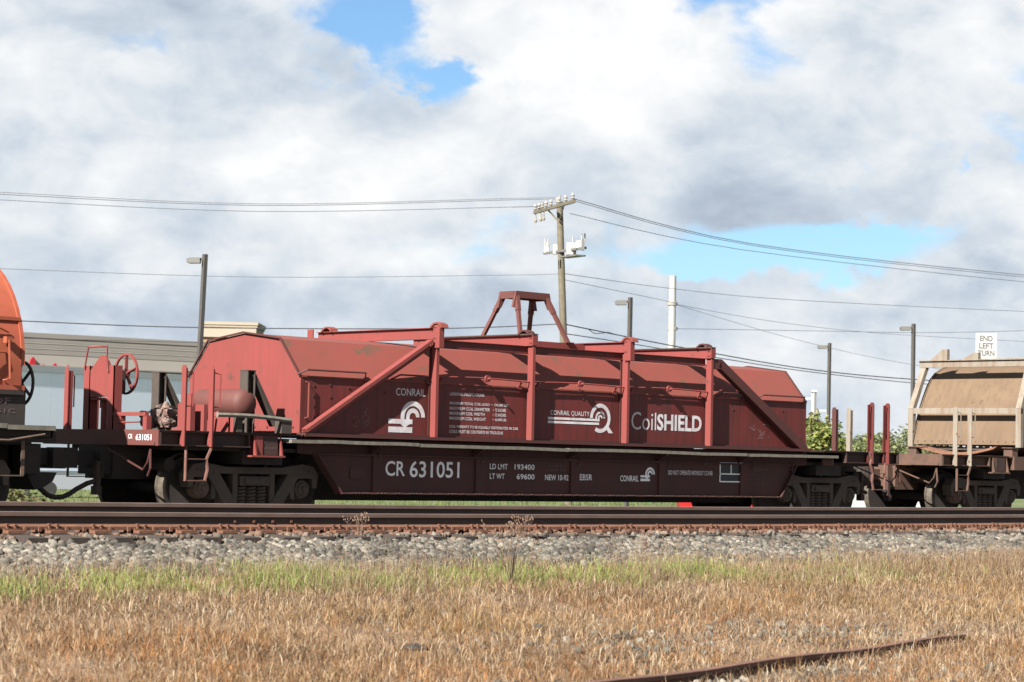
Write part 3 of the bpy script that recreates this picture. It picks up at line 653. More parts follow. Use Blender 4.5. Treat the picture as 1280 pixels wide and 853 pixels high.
# ------------------------------------------------------------------ the maroon coil car
CAR = thing('coil_car', (6.33, 0, 0), 'dark maroon flat coil car with white stencils carrying the faceted red hood', 'freight car', 'coil cars standing on the far track')
truck(0, CAR, -1); truck(12.67, CAR)
for x0, s in ((0, 1), (12.67, -1)):
    ends(CAR, x0, s, RED if s > 0 else MAROON, DARKDECK, (RED, RED) if s > 0 else (WALLM, WALLM), (RED, RED) if s > 0 else (WALLM, WALLM))
for sy in (-1, 1):
    b = MB(); Y = lambda a: sorted((sy*a[0], sy*a[1]))
    y0, y1 = Y((1.30, 1.27))
    b.prism([(.62, 1.20), (.62, .975), (.98, .955), (1.43, .425), (11.28, .42), (11.70, .955), (12.05, .975), (12.05, 1.20)], 'Y', y0, y1)
    y0, y1 = Y((1.37, 1.20)); b.box(1.41, 11.30, y0, y1, .40, .424)
    y0, y1 = Y((1.335, 1.20)); b.box(.9, 11.78, y0, y1, .955, .985)
    for p, q in (((.96, .97), (1.42, .412)), ((11.30, .412), (11.72, .97))): b.bar((p[0], sy*1.285, p[1]), (q[0], sy*1.285, q[1]), .16, .025, side=(0, 1, 0))
    b.build('side_sill', SILL, CAR)
    for X in (2.12, 4.18, 6.24, 8.3, 10.35):
        y0, y1 = Y((1.328, 1.30)); MB().box(X-.10, X+.10, y0, y1, .424, .955).build('web_stiffener', SILL, CAR)
        b = MB().prism([(sy*1.30, 1.12), (sy*1.56, 1.12), (sy*1.56, 1.09), (sy*1.33, .985), (sy*1.30, .985)], 'X', X-.16, X-.145); b.build('walkway_bracket', SILL, CAR)
    # running boards: weathered planks, end to end, a little out of line
    q = random.Random(3+sy); cuts = [.30, 2.70, 5.85, 8.95, 10.15, 12.63]
    for a, c in zip(cuts[:-1], cuts[1:]):
        z0, z1 = 1.15+q.uniform(-.012, .012), 1.15+q.uniform(-.012, .012); y0, y1 = Y((1.34, 1.56)); yj = q.uniform(-.012, .012)
        b = MB(); n_ = 6
        for i in range(n_+1):
            t_ = i/n_; X = a+.004+(c-a-.008)*t_; z = z0+(z1-z0)*t_+.010*math.sin(t_*3.1)*q.choice((1, .2))
            b.v += [(X, y0+yj, z-.045), (X, y1+yj, z-.045), (X, y1+yj, z+.004), (X, y0+yj, z+.004)]
        for i in range(n_):
            for j in range(4): b.f.append((i*4+j, i*4+(j+1) % 4, (i+1)*4+(j+1) % 4, (i+1)*4+j)); b.m.append(0)
        b.f += [(0, 1, 2, 3), tuple(n_*4+j for j in range(4))]; b.m += [0, 0]
        b.build('walkway_plank', WOOD, CAR)
rv = MB(); q = random.Random(5)
for X in np.arange(1.02, 4.3, .055):
    if q.random() < .85: rv.box(X, X+.016, -1.352, -1.335, .962, .976)
for X in np.arange(1.45, 11.2, .07):
    if q.random() < .6: rv.box(X, X+q.uniform(.015, .05), -1.376, -1.370, .410, .422)
tag(rv.build('rivet_row', RUSTBRG, CAR), kind='stuff')
MB().box(-.3, 13.0, -.38, .38, .285, 1.05).build('center_sill', BLACK, CAR)
MB().box(.6, 12.07, -1.27, 1.27, 1.07, 1.09).prism([(-1.2, 1.09), (1.2, 1.09), (.45, .58), (-.45, .58)], 'X', .9, 11.75).build('coil_trough', BLACK, CAR)
MB().box(1.60, 1.86, -1.315, -1.30, .62, .79).box(1.62, 1.84, -1.325, -1.315, .62, .635).build('inspection_plate', MAROON, CAR)
for X, z in ((2.13, 1.02), (4.2, .97), (6.3, .96), (8.42, .95), (9.3, 1.02), (10.55, .96), (11.6, .95)):
    MB().tube([(X, -1.34, z+.05), (X+.05, -1.345, z+.06), (X+.01, -1.35, z-.05)], .009, 4).box(X-.01, X+.02, -1.35, -1.33, z-.08, z-.05).build('sill_clip', RUSTBRG, CAR)
W_ = -1.3045
letter('CR', 2.278, 2.66, .67, .893, W_, CAR, WHITEB, .012); letter('631051', 2.755, 3.757, .655, .90, W_, CAR, WHITEB, .012)
letter('LD LMT', 4.389, 4.767, .80, .884, W_, CAR, WHITEB, .01); letter('193400', 4.917, 5.348, .80, .884, W_, CAR, WHITEB, .01)
letter('LT WT', 4.393, 4.706, .65, .734, W_, CAR, WHITEB, .01); letter('69600', 4.966, 5.353, .65, .734, W_, CAR, WHITEB, .01)
letter('NEW 10-92', 5.584, 6.105, .642, .731, W_, CAR, WHITEB, .01); letter('EBSR', 6.36, 6.645, .65, .748, W_, CAR, WHITEB, .01)
letter('CONRAIL', 7.296, 7.729, .643, .740, W_, CAR, WHITEB, .012)
letter('DO NOT OPERATE WITHOUT COVER', 8.445, 9.552, .765, .838, W_, CAR, WHITEB, -.002)
def dashes(a0, a1, z0, z1, rows, mt, parent, plane):
    q = random.Random(int(a0*10)); b = MB()
    for i, n_ in enumerate(rows):
        z = z1-(z1-z0)*(i+.5)/len(rows); hh = (z1-z0)/len(rows)*.28; x = a0+n_[0]*(a1-a0)
        while x < a0+n_[1]*(a1-a0):
            w = q.uniform(.018, .034)
            b.add([(x, plane, z-hh), (x+.006, plane, z-hh), (x+.006, plane, z+hh), (x, plane, z+hh)], [(0, 1, 2, 3)])
            b.add([(x+.006, plane, z+hh*.6), (x+w*.7, plane, z+hh*.6), (x+w*.7, plane, z+hh), (x+.006, plane, z+hh)], [(0, 1, 2, 3)])
            if q.random() < .6: b.add([(x+.006, plane, z-hh), (x+w*.7, plane, z-hh), (x+w*.7, plane, z-hh*.6), (x+.006, plane, z-hh*.6)], [(0, 1, 2, 3)])
            x += w if q.random() > .16 else w+.04
    return b.build('worn_stencil', mt, parent)
dashes(5.63, 6.05, .775, .90, [(.08, .95), (0, 1)], FADEP, CAR, W_)
dashes(10.56, 11.04, .61, .905, [(.1, .9), (0, .75), (.3, .75), (.05, 1)], FADEP, CAR, W_)
b = MB()
for a, c, z0, z1 in ((9.73, 10.316, .972, .992), (9.73, 10.316, .785, .805), (9.73, 10.316, .655, .675), (9.73, 9.752, .675, .972), (10.294, 10.316, .675, .972), (10.012, 10.034, .805, .972)):
    b.box(a, c, -1.3075, -1.3005, z0, z1)
b.build('label_frame', WHITEB, CAR)
MB().box(9.752, 10.294, -1.3045, -1.3005, .675, .972).build('label_panel', DARKBOX, CAR)
def arcband(b, cx, cz, r0, r1, a0, a1, plane, n_=20):
    vs = []; 
    for i in range(n_+1):
        a = R(a0+(a1-a0)*i/n_); vs += [(cx+r0*math.cos(a), plane, cz+r0*math.sin(a)), (cx+r1*math.cos(a), plane, cz+r1*math.sin(a))]
    b.add(vs, [(2*i, 2*i+1, 2*i+3, 2*i+2) for i in range(n_)])
def logo(parent, x, z, k, plane, ma=None):                 # x,z lower left corner, k scale
    b = MB(); qd = lambda a, c, d, e_: b.add([(x+k*p[0], plane, z+k*p[1]) for p in (a, c, d, e_)], [(0, 1, 2, 3)])
    cx, cz = .476, .235
    arcband(b, x+k*cx, z+k*cz, k*.165, k*.24, 0, 180, plane); arcband(b, x+k*cx, z+k*cz, k*.064, k*.132, 0, 180, plane)
    qd((cx-.24, cz), (cx-.165, cz), (cx-.165, .20), (cx-.24, .20)); qd((cx-.132, cz), (cx-.064, cz), (cx-.064, .20), (cx-.132, .20))
    qd((0, .13), (.47, .13), (.47, .20), (0, .20)); qd((0, 0), (.47, 0), (.47, .085), (0, .085))
    qd((.24, .13), (.42, .13), (.34, .085), (.29, .085))
    return b.build('emblem', ma or WHITEP, parent)
logo(CAR, 7.775, .652, .48, W_, WHITEB)
letter('CR', -.72, -.82, 1.12, 1.185, -1.8775, CAR, WHITEP, .012, face='X'); letter('631051', -.90, -1.27, 1.10, 1.185, -1.8775, CAR, WHITEP, .014, face='X')
letter('LIFT HERE', -.09, .13, 1.11, 1.15, -1.4485, CAR, FADEP, .0); letter('JACK HERE', -.09, .13, 1.01, 1.05, -1.4485, CAR, FADEP, .0)
# brake stand on the left end
b = MB()
for y in (.46, -.14):
    b.box(-1.80, -1.66, y-.075, y-.06, 1.25, 2.14); b.box(-1.80, -1.785, y-.075, y+.075, 1.25, 2.14)
b.box(-1.81, -1.64, -.32, .50, 1.24, 1.25)
st = b.build('brake_stand', RED, CAR)
MB().prism([(.42, 2.05), (.36, 2.10), (.14, 2.28), (.02, 2.28), (-.09, 2.17), (-.09, 1.70), (.42, 1.70)], 'X', -1.795, -1.775).build('gear_panel', RED, st)
MB().box(-1.775, -1.5, -.06, .40, 1.75, 2.08).build('gear_housing', BLACK, st)
MB().tube([(-1.82, .50, 2.10), (-1.82, .42, 2.40), (-1.82, -.05, 2.41), (-1.82, -.09, 2.05)], .015, 6).build('top_handle', RED, st)
hw = MB().ring((-1.40, .08, 2.04), 'X', .265, .295, .03, 28)
for k in range(5):
    a = R(90+72*k); c = Vector((-1.40, .08, 2.04)); d = Vector((0, math.cos(a), math.sin(a)))
    hw.bar(c+d*.03, c+d*.27, .05, .015, side=(1, 0, 0))
hw.lathe([(.05, -.03), (.06, .03)], (-1.40, .08, 2.04), 'X', 10).tube([(-1.5, .08, 2.04), (-1.40, .08, 2.04)], .025, 6)
hw.build('handwheel', RED, st, smooth=False)
MB().bar((-1.70, .16, 1.25), (-1.70, .16, 1.68), .06, .06).box(-1.79, -1.60, -.07, .38, 1.66, 1.69).build('stand_strut', RED, st)
b = MB().bar((-1.84, -.32, 1.46), (-1.84, -1.10, 1.46), .06, .05).box(-1.86, -1.78, -.50, -.32, 1.245, 1.44).box(-1.86, -1.78, -1.12, -1.03, 1.245, 1.44).tube([(-1.86, -.4, 1.34), (-1.86, -.95, 1.35)], .012, 5)
b.build('end_rail', RED, CAR)
# air reservoir and brake valve
b = MB().lathe([(.02, -.62), (.12, -.61), (.185, -.56), (.205, -.50), (.205, .46), (.185, .52), (.12, .57), (.02, .58)], (-.2, -.58, 1.66), 'Y', 20)
b.build('air_reservoir', BAILM, CAR, smooth=True)
b = MB().box(-.36, -.33, -1.16, .02, 1.238, 1.48)
for y in (-.98, -.25): b.box(-.36, -.02, y-.02, y+.02, 1.246, 1.50)
b.box(-.42, -.40, -.14, .04, 1.246, 1.80).box(-.40, -.0, .03, .045, 1.246, 1.80)
b.build('reservoir_bracket', RED, CAR)
q = random.Random(9); b = MB()
for i in range(26):
    x, y, z = q.uniform(-.95, -.55), q.uniform(-.35, .42), q.uniform(1.30, 1.66)
    b.lathe([(.02, -.05), (q.uniform(.03, .075), -.04), (q.uniform(.03, .075), .04), (.02, .05)], (x, y, z), q.choice('XYZ'), 8)
for i in range(10):
    p = [(q.uniform(-1.0, -.5), q.uniform(-.5, .5), q.uniform(1.26, 1.62)) for _ in range(3)]; b.tube(p, .016, 5)
b.box(-.85, -.65, -.2, .25, 1.30, 1.56).build('brake_valve', VALVE, CAR)
b = MB().bar((-1.0, -.5, 1.25), (-.55, -1.0, 1.52), .05, .05).box(-1.12, -1.04, -1.10, -.80, 1.245, 1.62).box(-.92, -.86, -1.14, -.90, 1.245, 1.62).bar((-.8, -.7, 1.26), (-.45, -.7, 1.5), .04, .04)
b.build('valve_bracket', RED, CAR)
b = MB(); n_ = 8
b.tube([(-.98+1.29*i/n_, -1.53, 1.475-.045*i/n_+.02*math.sin(i*.4)) for i in range(n_+1)], .035, 6)
b.build('side_rail', WOOD, CAR)
MB().box(-.62, -.52, -1.50, -1.42, 1.247, 1.45).build('rail_support', GREYBR, CAR); MB().box(.14, .32, -1.54, -1.38, 1.247, 1.42).build('rail_support', GREYBR, CAR)
b = MB()
for yy, zz in ((-1.2, 1.0), (1.2, 1.0)): b.tube([(.6, yy, zz), (3, yy, zz-.01), (6, yy, zz), (12, yy, zz)], .02, 5)
b.build('train_pipe', BLACK, CAR)
MB().box(12.30, 12.62, -1.45, -1.43, .98, 1.09).build('end_bracket', MAROON, CAR)
for i in range(4):
    for j in range(3): MB().box(12.33+i*.07, 12.36+i*.07, -1.462, -1.45, .99+j*.033, 1.01+j*.033).build('tread_tooth', RUST, CAR)

# ------------------------------------------------------------------ the hood on it
HOOD = thing('coil_hood', (6.285, 0, 1.2), 'faceted maroon coil hood with white lettering and a lifting bail on top', 'coil hood', 'hoods covering the coil cars')
YH, YS, ZB, ZE, ZS, ZA = 1.3466, .8656, 1.262, 2.078, 2.622, 2.726
prof = [(-YH, ZB), (-YH, ZE), (-YS, ZS), (0, ZA), (YS, ZS), (YH, ZE), (YH, ZB)]
def hood_panel(x0, x1, mats):
    b = MB(); k = len(prof)
    b.v = [(x, y, z) for x in (x0, x1) for y, z in prof]
    for i in range(k):
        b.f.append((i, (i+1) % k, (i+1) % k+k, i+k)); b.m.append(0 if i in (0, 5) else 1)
    b.f += [tuple(range(k)), tuple(range(2*k-1, k-1, -1))]; b.m += [2, 2]
    return b.build('shell_panel', mats, HOOD)
cuts = [.609, 2.05, 4.08, 6.17, 8.25, 10.33, 11.961]
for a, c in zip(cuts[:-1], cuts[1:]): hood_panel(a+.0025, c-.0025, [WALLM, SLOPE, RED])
MB().prism([(y*.985, z*.995+.008) for y, z in prof], 'X', .7, 11.9).build('inner_shell', BLACK, HOOD)
for X0, X1 in ((.585, .625), (11.945, 11.98)):
    b = MB(); pp = [(-YH, ZE-.0), (-YS, ZS), (0, ZA), (YS, ZS), (YH, ZE)]
    for p, q in zip(pp[:-1], pp[1:]): b.bar((X0, p[0]*1.006, p[1]+.012), (X0, q[0]*1.006, q[1]+.012), .03, .022, side=(1, 0, 0))
    b.build('end_rim', MAROON, HOOD)
for sy in (-1, 1):
    y0, y1 = sorted((sy*1.30, sy*1.50)); y2, y3 = sorted((sy*1.35, sy*1.375))
    MB().box(.60, 11.97, y0, y1, 1.215, 1.262).box(.60, 11.97, y2, y3, 1.262, 1.285).build('base_rail', MAROON, HOOD)
    y0, y1 = sorted((sy*1.345, sy*1.362)); MB().box(.62, 11.95, y0, y1, ZE-.012, ZE+.010).build('eave_strip', SLOPE, HOOD)
XP = [3.09, 5.10, 7.24, 9.28]
for i, X in enumerate(XP):
    for sy in (-1, 1):
        Y = lambda a: sorted((sy*a[0], sy*a[1]))
        b = MB(); y0, y1 = Y((1.37, 1.49)); b.box(X-.012, X+.012, y0, y1, 1.262, 2.74)
        y0, y1 = Y((1.49, 1.502)); b.box(X-.028, X+.028, y0, y1, 1.262, 2.74)
        if i in (0, 2): y0, y1 = Y((1.358, 1.37)); b.box(X-.05, X+.0, y0, y1, 1.262, 2.62, 1)  # back flange coloured darker to stand for its grazing light
        p_ = b.build('hood_post', [RED, MAROON], HOOD)
        if i in (0, 2):
            y0, y1 = Y((1.44, 1.58)); MB().box(X-.05, X-.03, y0, y1, 2.60, 2.95).box(X-.03, X+.045, y1-.018 if sy > 0 else y0, y1 if sy > 0 else y0+.018, 2.60, 2.95).build('post_bracket', RED, p_)
        # rounded clip on the beam end
        c = MB(); y = sy*1.42 if sy < 0 else sy*1.08
        yc = -1.5 if (sy < 0 and i in (0, 2)) else (-1.30 if sy < 0 else 1.10)
        pp = [(yc-.14, 2.90), (yc-.11, 2.955), (yc-.03, 2.985), (yc+.05, 2.975), (yc+.12, 2.925), (yc+.13, 2.895), (yc+.10, 2.90), (yc+.03, 2.955), (yc-.03, 2.962), (yc-.09, 2.935), (yc-.12, 2.895)]
        c.prism(pp, 'X', X-.07, X+.08); c.build('beam_clip', MAROON if i in (1, 3) else SLOPE, p_)
    b = MB().box(X-.006, X+.006, -1.50, 1.36, 2.742, 2.896).box(X-.05, X+.05, -1.50, 1.36, 2.732, 2.742).box(X-.05, X+.05, -1.50, 1.36, 2.896, 2.906)
    if i in (1, 3): b.box(X-.05, X+.06, -1.515, -1.50, 2.74, 2.90)
    for y in (-1.44, -1.40):
        for z in (2.78, 2.86): b.box(X-.02, X-.006, y-.012, y+.012, z-.012, z+.012)
    bm_ = b.build('cross_beam', RED, HOOD)
    if i in (1, 3): MB().box(X-.06, X+.06, -1.52, 1.36, 2.906, 2.922).build('beam_pad', GREYBR, bm_)
for sy in (-1, 1):
    MB().box(3.09, 9.27, *sorted((sy*1.335, sy*1.35)), 2.62, 2.722).box(3.09, 9.27, *sorted((sy*1.275, sy*1.378)), 2.61, 2.62).box(3.09, 9.27, *sorted((sy*1.275, sy*1.378)), 2.722, 2.731).build('top_rail', WALLM, HOOD)
    MB().box(5.11, 7.23, *sorted((sy*.46, sy*.50)), 2.755, 2.885).build('bail_beam', RED, HOOD)
    for p, q in (((.64, sy*1.43, 1.30), (3.0, sy*1.43, 2.70)), ((11.80, sy*1.43, 1.25), (9.50, sy*1.43, 2.66))):
        sg = 1 if q[0] > p[0] else -1
        b = MB().bar(p, q, .13, .05, side=(0, 1, 0)) if sg > 0 else MB().bar(p, q, .12, .15, side=(0, 1, 0))
        if sg > 0: b.bar((p[0], sy*1.40, p[2]-.06), (q[0], sy*1.40, q[2]-.06), .03, .10, side=(0, 1, 0))
        else: b.box(9.30, 9.52, *sorted((sy*1.37, sy*1.49)), 2.56, 2.73)
        b.build('hood_brace', RED if sg > 0 else MAROON, HOOD)  # right brace coloured darker: its side turned from the sun is painted in
    # long eave rod with hook rings
    b = MB(); y = sy*1.42
    for a, c in zip([3.10]+[5.12, 7.26], [5.08, 7.22, 9.26]):
        b.tube([(a+(c-a)*t_, y, 2.165+.025*math.sin(3.14*t_)) for t_ in (0, .25, .5, .75, 1)], .013, 5)
    for X in (3.25, 4.92, 5.28, 7.05, 7.42, 9.1): b.tube([(X, sy*1.35, 2.10), (X, sy*1.43, 2.17)], .02, 5).box(X-.03, X+.03, *sorted((sy*1.34, sy*1.40)), 2.05, 2.10)
    b.build('eave_rod', RED, HOOD)
    for X in (4.17, 6.20, 8.28):
        b = MB(); b.ring((X, sy*1.44, 2.18), 'Y', .025, .055, .03, 14).bar((X, sy*1.35, 2.17), (X, sy*1.52, 2.19), .025, .025)
        b.build('hook_ring', RED, HOOD)
    for a, c in ((.68, 1.78), (2.44, 2.98), (9.7, 10.2), (10.72, 11.85)):
        b = MB().tube([(a-.12, sy*1.33, 2.10), (a, sy*1.40, 2.17), (c, sy*1.40, 2.17), (c+.02, sy*1.35, 2.09)], .014, 5)
        b.box(c, c+.08, *sorted((sy*1.32, sy*1.38)), 2.06, 2.11); b.build('roof_handle', MAROON, HOOD)
    MB().tube([(.70, sy*1.35, 2.0), (.72, sy*1.40, 1.98), (.72, sy*1.40, 1.49), (.70, sy*1.35, 1.48)], .012, 5).build('corner_grab_iron', SLOPE, HOOD)
    MB().tube([(11.99, sy*1.2, 2.0), (12.06, sy*1.2, 2.0), (12.06, sy*1.2, 1.45), (11.99, sy*1.2, 1.45)], .012, 5).build('corner_grab_iron', MAROON, HOOD)
q = random.Random(2)
rv = MB()
for X, z in [(.85, 1.95), (.85, 1.8), (.86, 1.65), (.86, 1.5), (1.15, 1.97), (1.16, 1.8), (1.0, 1.5), (1.5, 1.94), (2.2, 1.9), (6.35, 1.95), (11.3, 1.92), (11.8, 1.45), (10.0, 1.9)]: rv.box(X-.014, X+.014, -1.358, -1.345, z-.014, z+.014)
for k in range(9): rv.box(.598, .610, -1.2+k*.3-.012, -1.2+k*.3+.012, 1.33, 1.355)
tag(rv.build('rivet_heads', MAROON, HOOD), kind='stuff')
# lifting bail
b = MB(); top = {}; 
XA, XB, TA, TB = 5.78, 6.86, 5.97, 6.64
for xi, (xf, xt) in enumerate(((XA, TA), (XB, TB))):
    for sy in (-1, 1):
        f_ = Vector((xf, sy*.48, 2.885)); t_ = Vector((xt, sy*.165, 3.62)); mdl = f_.lerp(t_, .66)
        sd_ = (1, 0, 0); MB().bar(f_, mdl, .055, .06, side=sd_).bar(mdl, t_, .072, .072, side=sd_).build('bail_leg', BAILM, HOOD)
        MB().box(xf-.09, xf+.09, sy*.48-.05, sy*.48+.05, 2.886, 2.90).build('bail_foot', BAILM, HOOD)
b = MB()
for sy in (-1, 1):
    y0, y1 = sorted((sy*.20, sy*.155))
    b.prism([(TA-.05, 3.68), (TB+.05, 3.68), (TB+.11, 3.43), (TB+.04, 3.43), (TB-.05, 3.59), (TA+.05, 3.59), (TA-.04, 3.43), (TA-.11, 3.43)], 'Y', y0, y1)
for X in (TA-.045, TB+.045):
    x0, x1 = sorted((X-.02, X+.02)); b.prism([(-.15, 3.68), (.15, 3.68), (.15, 3.58), (-.15, 3.58)], 'X', x0, x1)
b.box(TA-.05, TB+.05, -.20, .20, 3.68, 3.70)
b.build('bail_top', BAILM, HOOD)
H_ = -YH-.004
letter('CONRAIL', 2.408, 2.99, 1.866, 1.976, H_, HOOD, WHITEP, .006)
logo(HOOD, 2.274, 1.316, 1.0, H_)
lines = [('LOADING SPECIFICATIONS', 3.485, 4.195, 1.928), ('MAXIMUM TOTAL COIL LOAD  •  194,000 LBS.', 3.485, 4.716, 1.785), ('MAXIMUM COIL DIAMETER', 3.485, 4.32, 1.710), ('MAXIMUM COIL WIDTH', 3.485, 4.21, 1.635), ('MAXIMUM COIL WEIGHT', 3.485, 4.24, 1.560),
         ('•  72 INCHES', 4.385, 4.66, 1.710), ('•  72 INCHES', 4.385, 4.66, 1.635), ('•  66,000 LBS.', 4.385, 4.68, 1.560), ('COIL WEIGHTS TO BE EQUALLY DISTRIBUTED IN CAR', 3.485, 4.931, 1.432), ('COILS MUST BE CENTERED IN TROUGHS', 3.488, 4.607, 1.360)]
for s_, a, c, z in lines: letter(s_, a, c, z-.024, z+.024, H_, HOOD, WHITEP, .012)
letter('CONRAIL QUALITY', 5.625, 6.505, 1.662, 1.748, H_, HOOD, WHITEP, .004)
b = MB()
for z0, z1 in ((1.603, 1.640), (1.543, 1.580)): b.add([(5.575, H_, z0), (6.73, H_, z0), (6.73, H_, z1), (5.575, H_, z1)], [(0, 1, 2, 3)])
cx, cz = 6.755, 1.652
arcband(b, cx, cz, .172, .236, -122, 180, H_, 40); arcband(b, cx, cz, .075, .112, 0, 180, H_); arcband(b, cx, cz, .022, .052, 0, 180, H_)
for x0 in (cx-.112, cx-.052): b.add([(x0, H_-.001, cz), (x0+.034, H_-.001, cz), (x0+.034, H_-.001, 1.60), (x0, H_-.001, 1.60)], [(0, 1, 2, 3)])
b.add([(cx+.10, H_-.001, cz-.13), (cx+.165, H_-.001, cz-.10), (cx+.30, H_-.001, cz-.236), (cx+.20, H_-.001, cz-.236)], [(0, 1, 2, 3)])
b.build('emblem', WHITEP, HOOD)
letter('Coil', 7.483, 8.075, 1.49, 1.783, H_, HOOD, WHITEP, -.004); letter('SHIELD', 8.10, 9.12 if False else 9.20, 1.492, 1.765, H_, HOOD, WHITEP, .03)
def scribble(x0, x1, z0, z1, seed):
    q = random.Random(seed); b = MB()
    for i in range(9):
        x, z = q.uniform(x0, x1), q.uniform(z0, z1); p = [(x, H_, z)]
        for j in range(q.choice((2, 3, 4))): x += q.uniform(-.09, .09); z += q.uniform(-.09, .09); p.append((min(max(x, x0), x1), H_, min(max(z, z0), z1)))
        for a, c in zip(p[:-1], p[1:]):
            d = Vector((c[0]-a[0], 0, c[2]-a[2])); 
            if d.length < .01: continue
            d.normalize(); nn_ = Vector((-d.z, 0, d.x))*.0035
            b.add([Vector(a)-nn_, Vector(c)-nn_, Vector(c)+nn_, Vector(a)+nn_], [(0, 1, 2, 3)])
    b.build('chalk_scribble', SCRIB, HOOD)
scribble(1.60, 1.92, 1.38, 1.67, 4); scribble(10.42, 11.02, 1.40, 1.66, 8)

# ------------------------------------------------------------------ orange car at the left edge
OC = thing('coil_car', (-8, 0, 0), 'black sided coil car under the orange hood at the left edge', 'freight car', 'coil cars standing on the far track')
ox = -5.12
truck(ox, OC)
MB().box(-14, -3.93, -1.38, 1.38, 1.25, 1.70).box(-14, -3.98, -1.42, -1.38, 1.64, 1.70).build('trough_side', BLACK, OC)
MB().box(-14, -3.55, -1.45, 1.45, 1.10, 1.19).box(-4.6, -3.52, -.9, .9, 1.0, 1.22).build('car_deck', BLACK, OC)
for a, c, z in ((-9, -4.32, 1.205), (-4.31, -3.60, 1.19)):
    MB().box(a, c, -1.60, -1.40, z, z+.06).build('walkway_plank', WOOD, OC)
MB().box(-3.58, -3.50, -1.45, 1.45, 1.05, 1.22).box(-3.50, -3.47, -.4, .4, .6, 1.2).build('end_sill', BLACK, OC)
MB().box(-4.6, -3.5, -1.46, -1.40, 1.03, 1.09).box(-14, -4.5, -.4, .4, .45, 1.1).build('center_sill', BLACK, OC)
MB().tube([(-5.2, -1.58, 1.13), (-4.9, -1.60, 1.06), (-4.3, -1.60, 1.05), (-3.75, -1.58, 1.14)], .016, 6).build('side_handhold', RUSTBRG, OC)
b = MB()
for u in (-4.42, -4.02): b.bar((u, -1.5, 1.05), (u, -1.5, .60), .05, .014, side=(1, 0, 0))
b.bar((-4.42, -1.5, .60), (-4.02, -1.5, .60), .05, .014, side=(0, 1, 0)).build('stirrup_step', RUSTBRG, OC)
MB().box(-3.75, -3.2, -.3, .3, .62, 1.0).box(-3.2, -2.75, -.10, .10, .74, .94).prism([(-2.76, -.24), (-2.76, .22), (-2.54, .26), (-2.46, .10), (-2.40, .04), (-2.48, -.04), (-2.56, -.24)], 'Z', .69, .97).build('coupler', BLACK, OC)
MB().tube([(-3.26, -.30, .86), (-3.22, -.35, .74), (-3.17, -.35, .62), (-3.08, -.35, .46), (-2.90, -.35, .33), (-2.78, -.35, .30), (-2.66, -.35, .305), (-2.55, -.35, .35), (-2.45, -.35, .41), (-2.26, -.35, .50)], .036, 7).build('air_hose', BLACK, OC)
MB().box(-3.5, -3.2, -.62, .7, .62, 1.02).prism([(-3.34, .64), (-2.86, .64), (-2.92, .52), (-3.05, .44), (-3.2, .40)], 'Y', -.5, .2).build('brake_rigging', BLACK, OC)
hw = MB().ring((-3.78, -1.02, 1.80), 'X', .27, .30, .03, 26)
for k in range(5):
    a = R(72*k); c = Vector((-3.78, -1.02, 1.80)); d = Vector((0, math.cos(a), math.sin(a))); hw.bar(c, c+d*.28, .045, .014, side=(1, 0, 0))
hw.tube([(-3.93, -1.02, 1.80), (-3.76, -1.02, 1.80)], .03, 6).build('handwheel', BLACK, OC)
letter('DF', -4.42, -4.15, 1.52, 1.60, -1.385, OC, FADEP, .01); letter('51C', -4.36, -4.08, 1.40, 1.46, -1.385, OC, FADEP, 0)
OH = thing('coil_hood', (-8, 0, 1.7), 'bright orange rounded coil hood cut by the left edge', 'coil hood', 'hoods covering the coil cars')
pp = [(-1.37, 1.70)]+[(-1.39*math.cos(a), 2.02+1.48*math.sin(a)) for a in np.linspace(.0, math.pi, 25)]+[(1.37, 1.70)]
b = MB().prism(pp, 'X', -14, -4.0); b.build('shell', ORANGE, OH, smooth=True)
MB().box(-14, -3.97, -1.42, -1.36, 1.70, 1.76).box(-14, -3.97, 1.36, 1.42, 1.70, 1.76).build('base_rail', ORANGE, OH)
b = MB()
for a0, a1 in zip(np.linspace(0, math.pi, 25)[:-1], np.linspace(0, math.pi, 25)[1:]): b.bar((-4.0, -1.40*math.cos(a0), 2.02+1.49*math.sin(a0)), (-4.0, -1.40*math.cos(a1), 2.02+1.49*math.sin(a1)), .05, .02, side=(1, 0, 0))
b.build('end_rim', ORANGE, OH)
MB().tube([(-4.62, -1.39, 1.80), (-4.62, -1.45, 1.82), (-4.62, -1.45, 2.06), (-4.43, -1.45, 2.18), (-4.25, -1.39, 2.18)], .013, 5).build('grab_iron', ORANGE, OH)
MB().tube([(-4.25, -1.39, 2.34), (-4.25, -1.46, 2.34), (-4.22, -1.46, 1.84), (-4.28, -1.39, 1.82)], .014, 5).box(-4.29, -4.20, -1.46, -1.38, 2.30, 2.38).build('grab_iron', ORANGE, OH)
MB().tube([(-6, -1.38, 2.5), (-4.35, -1.38, 2.49), (-4.2, -1.36, 2.44)], .015, 5).box(-14, -4.0, -1.31, -1.25, 2.60, 2.645).build('lid_hinge', ORANGE, OH)

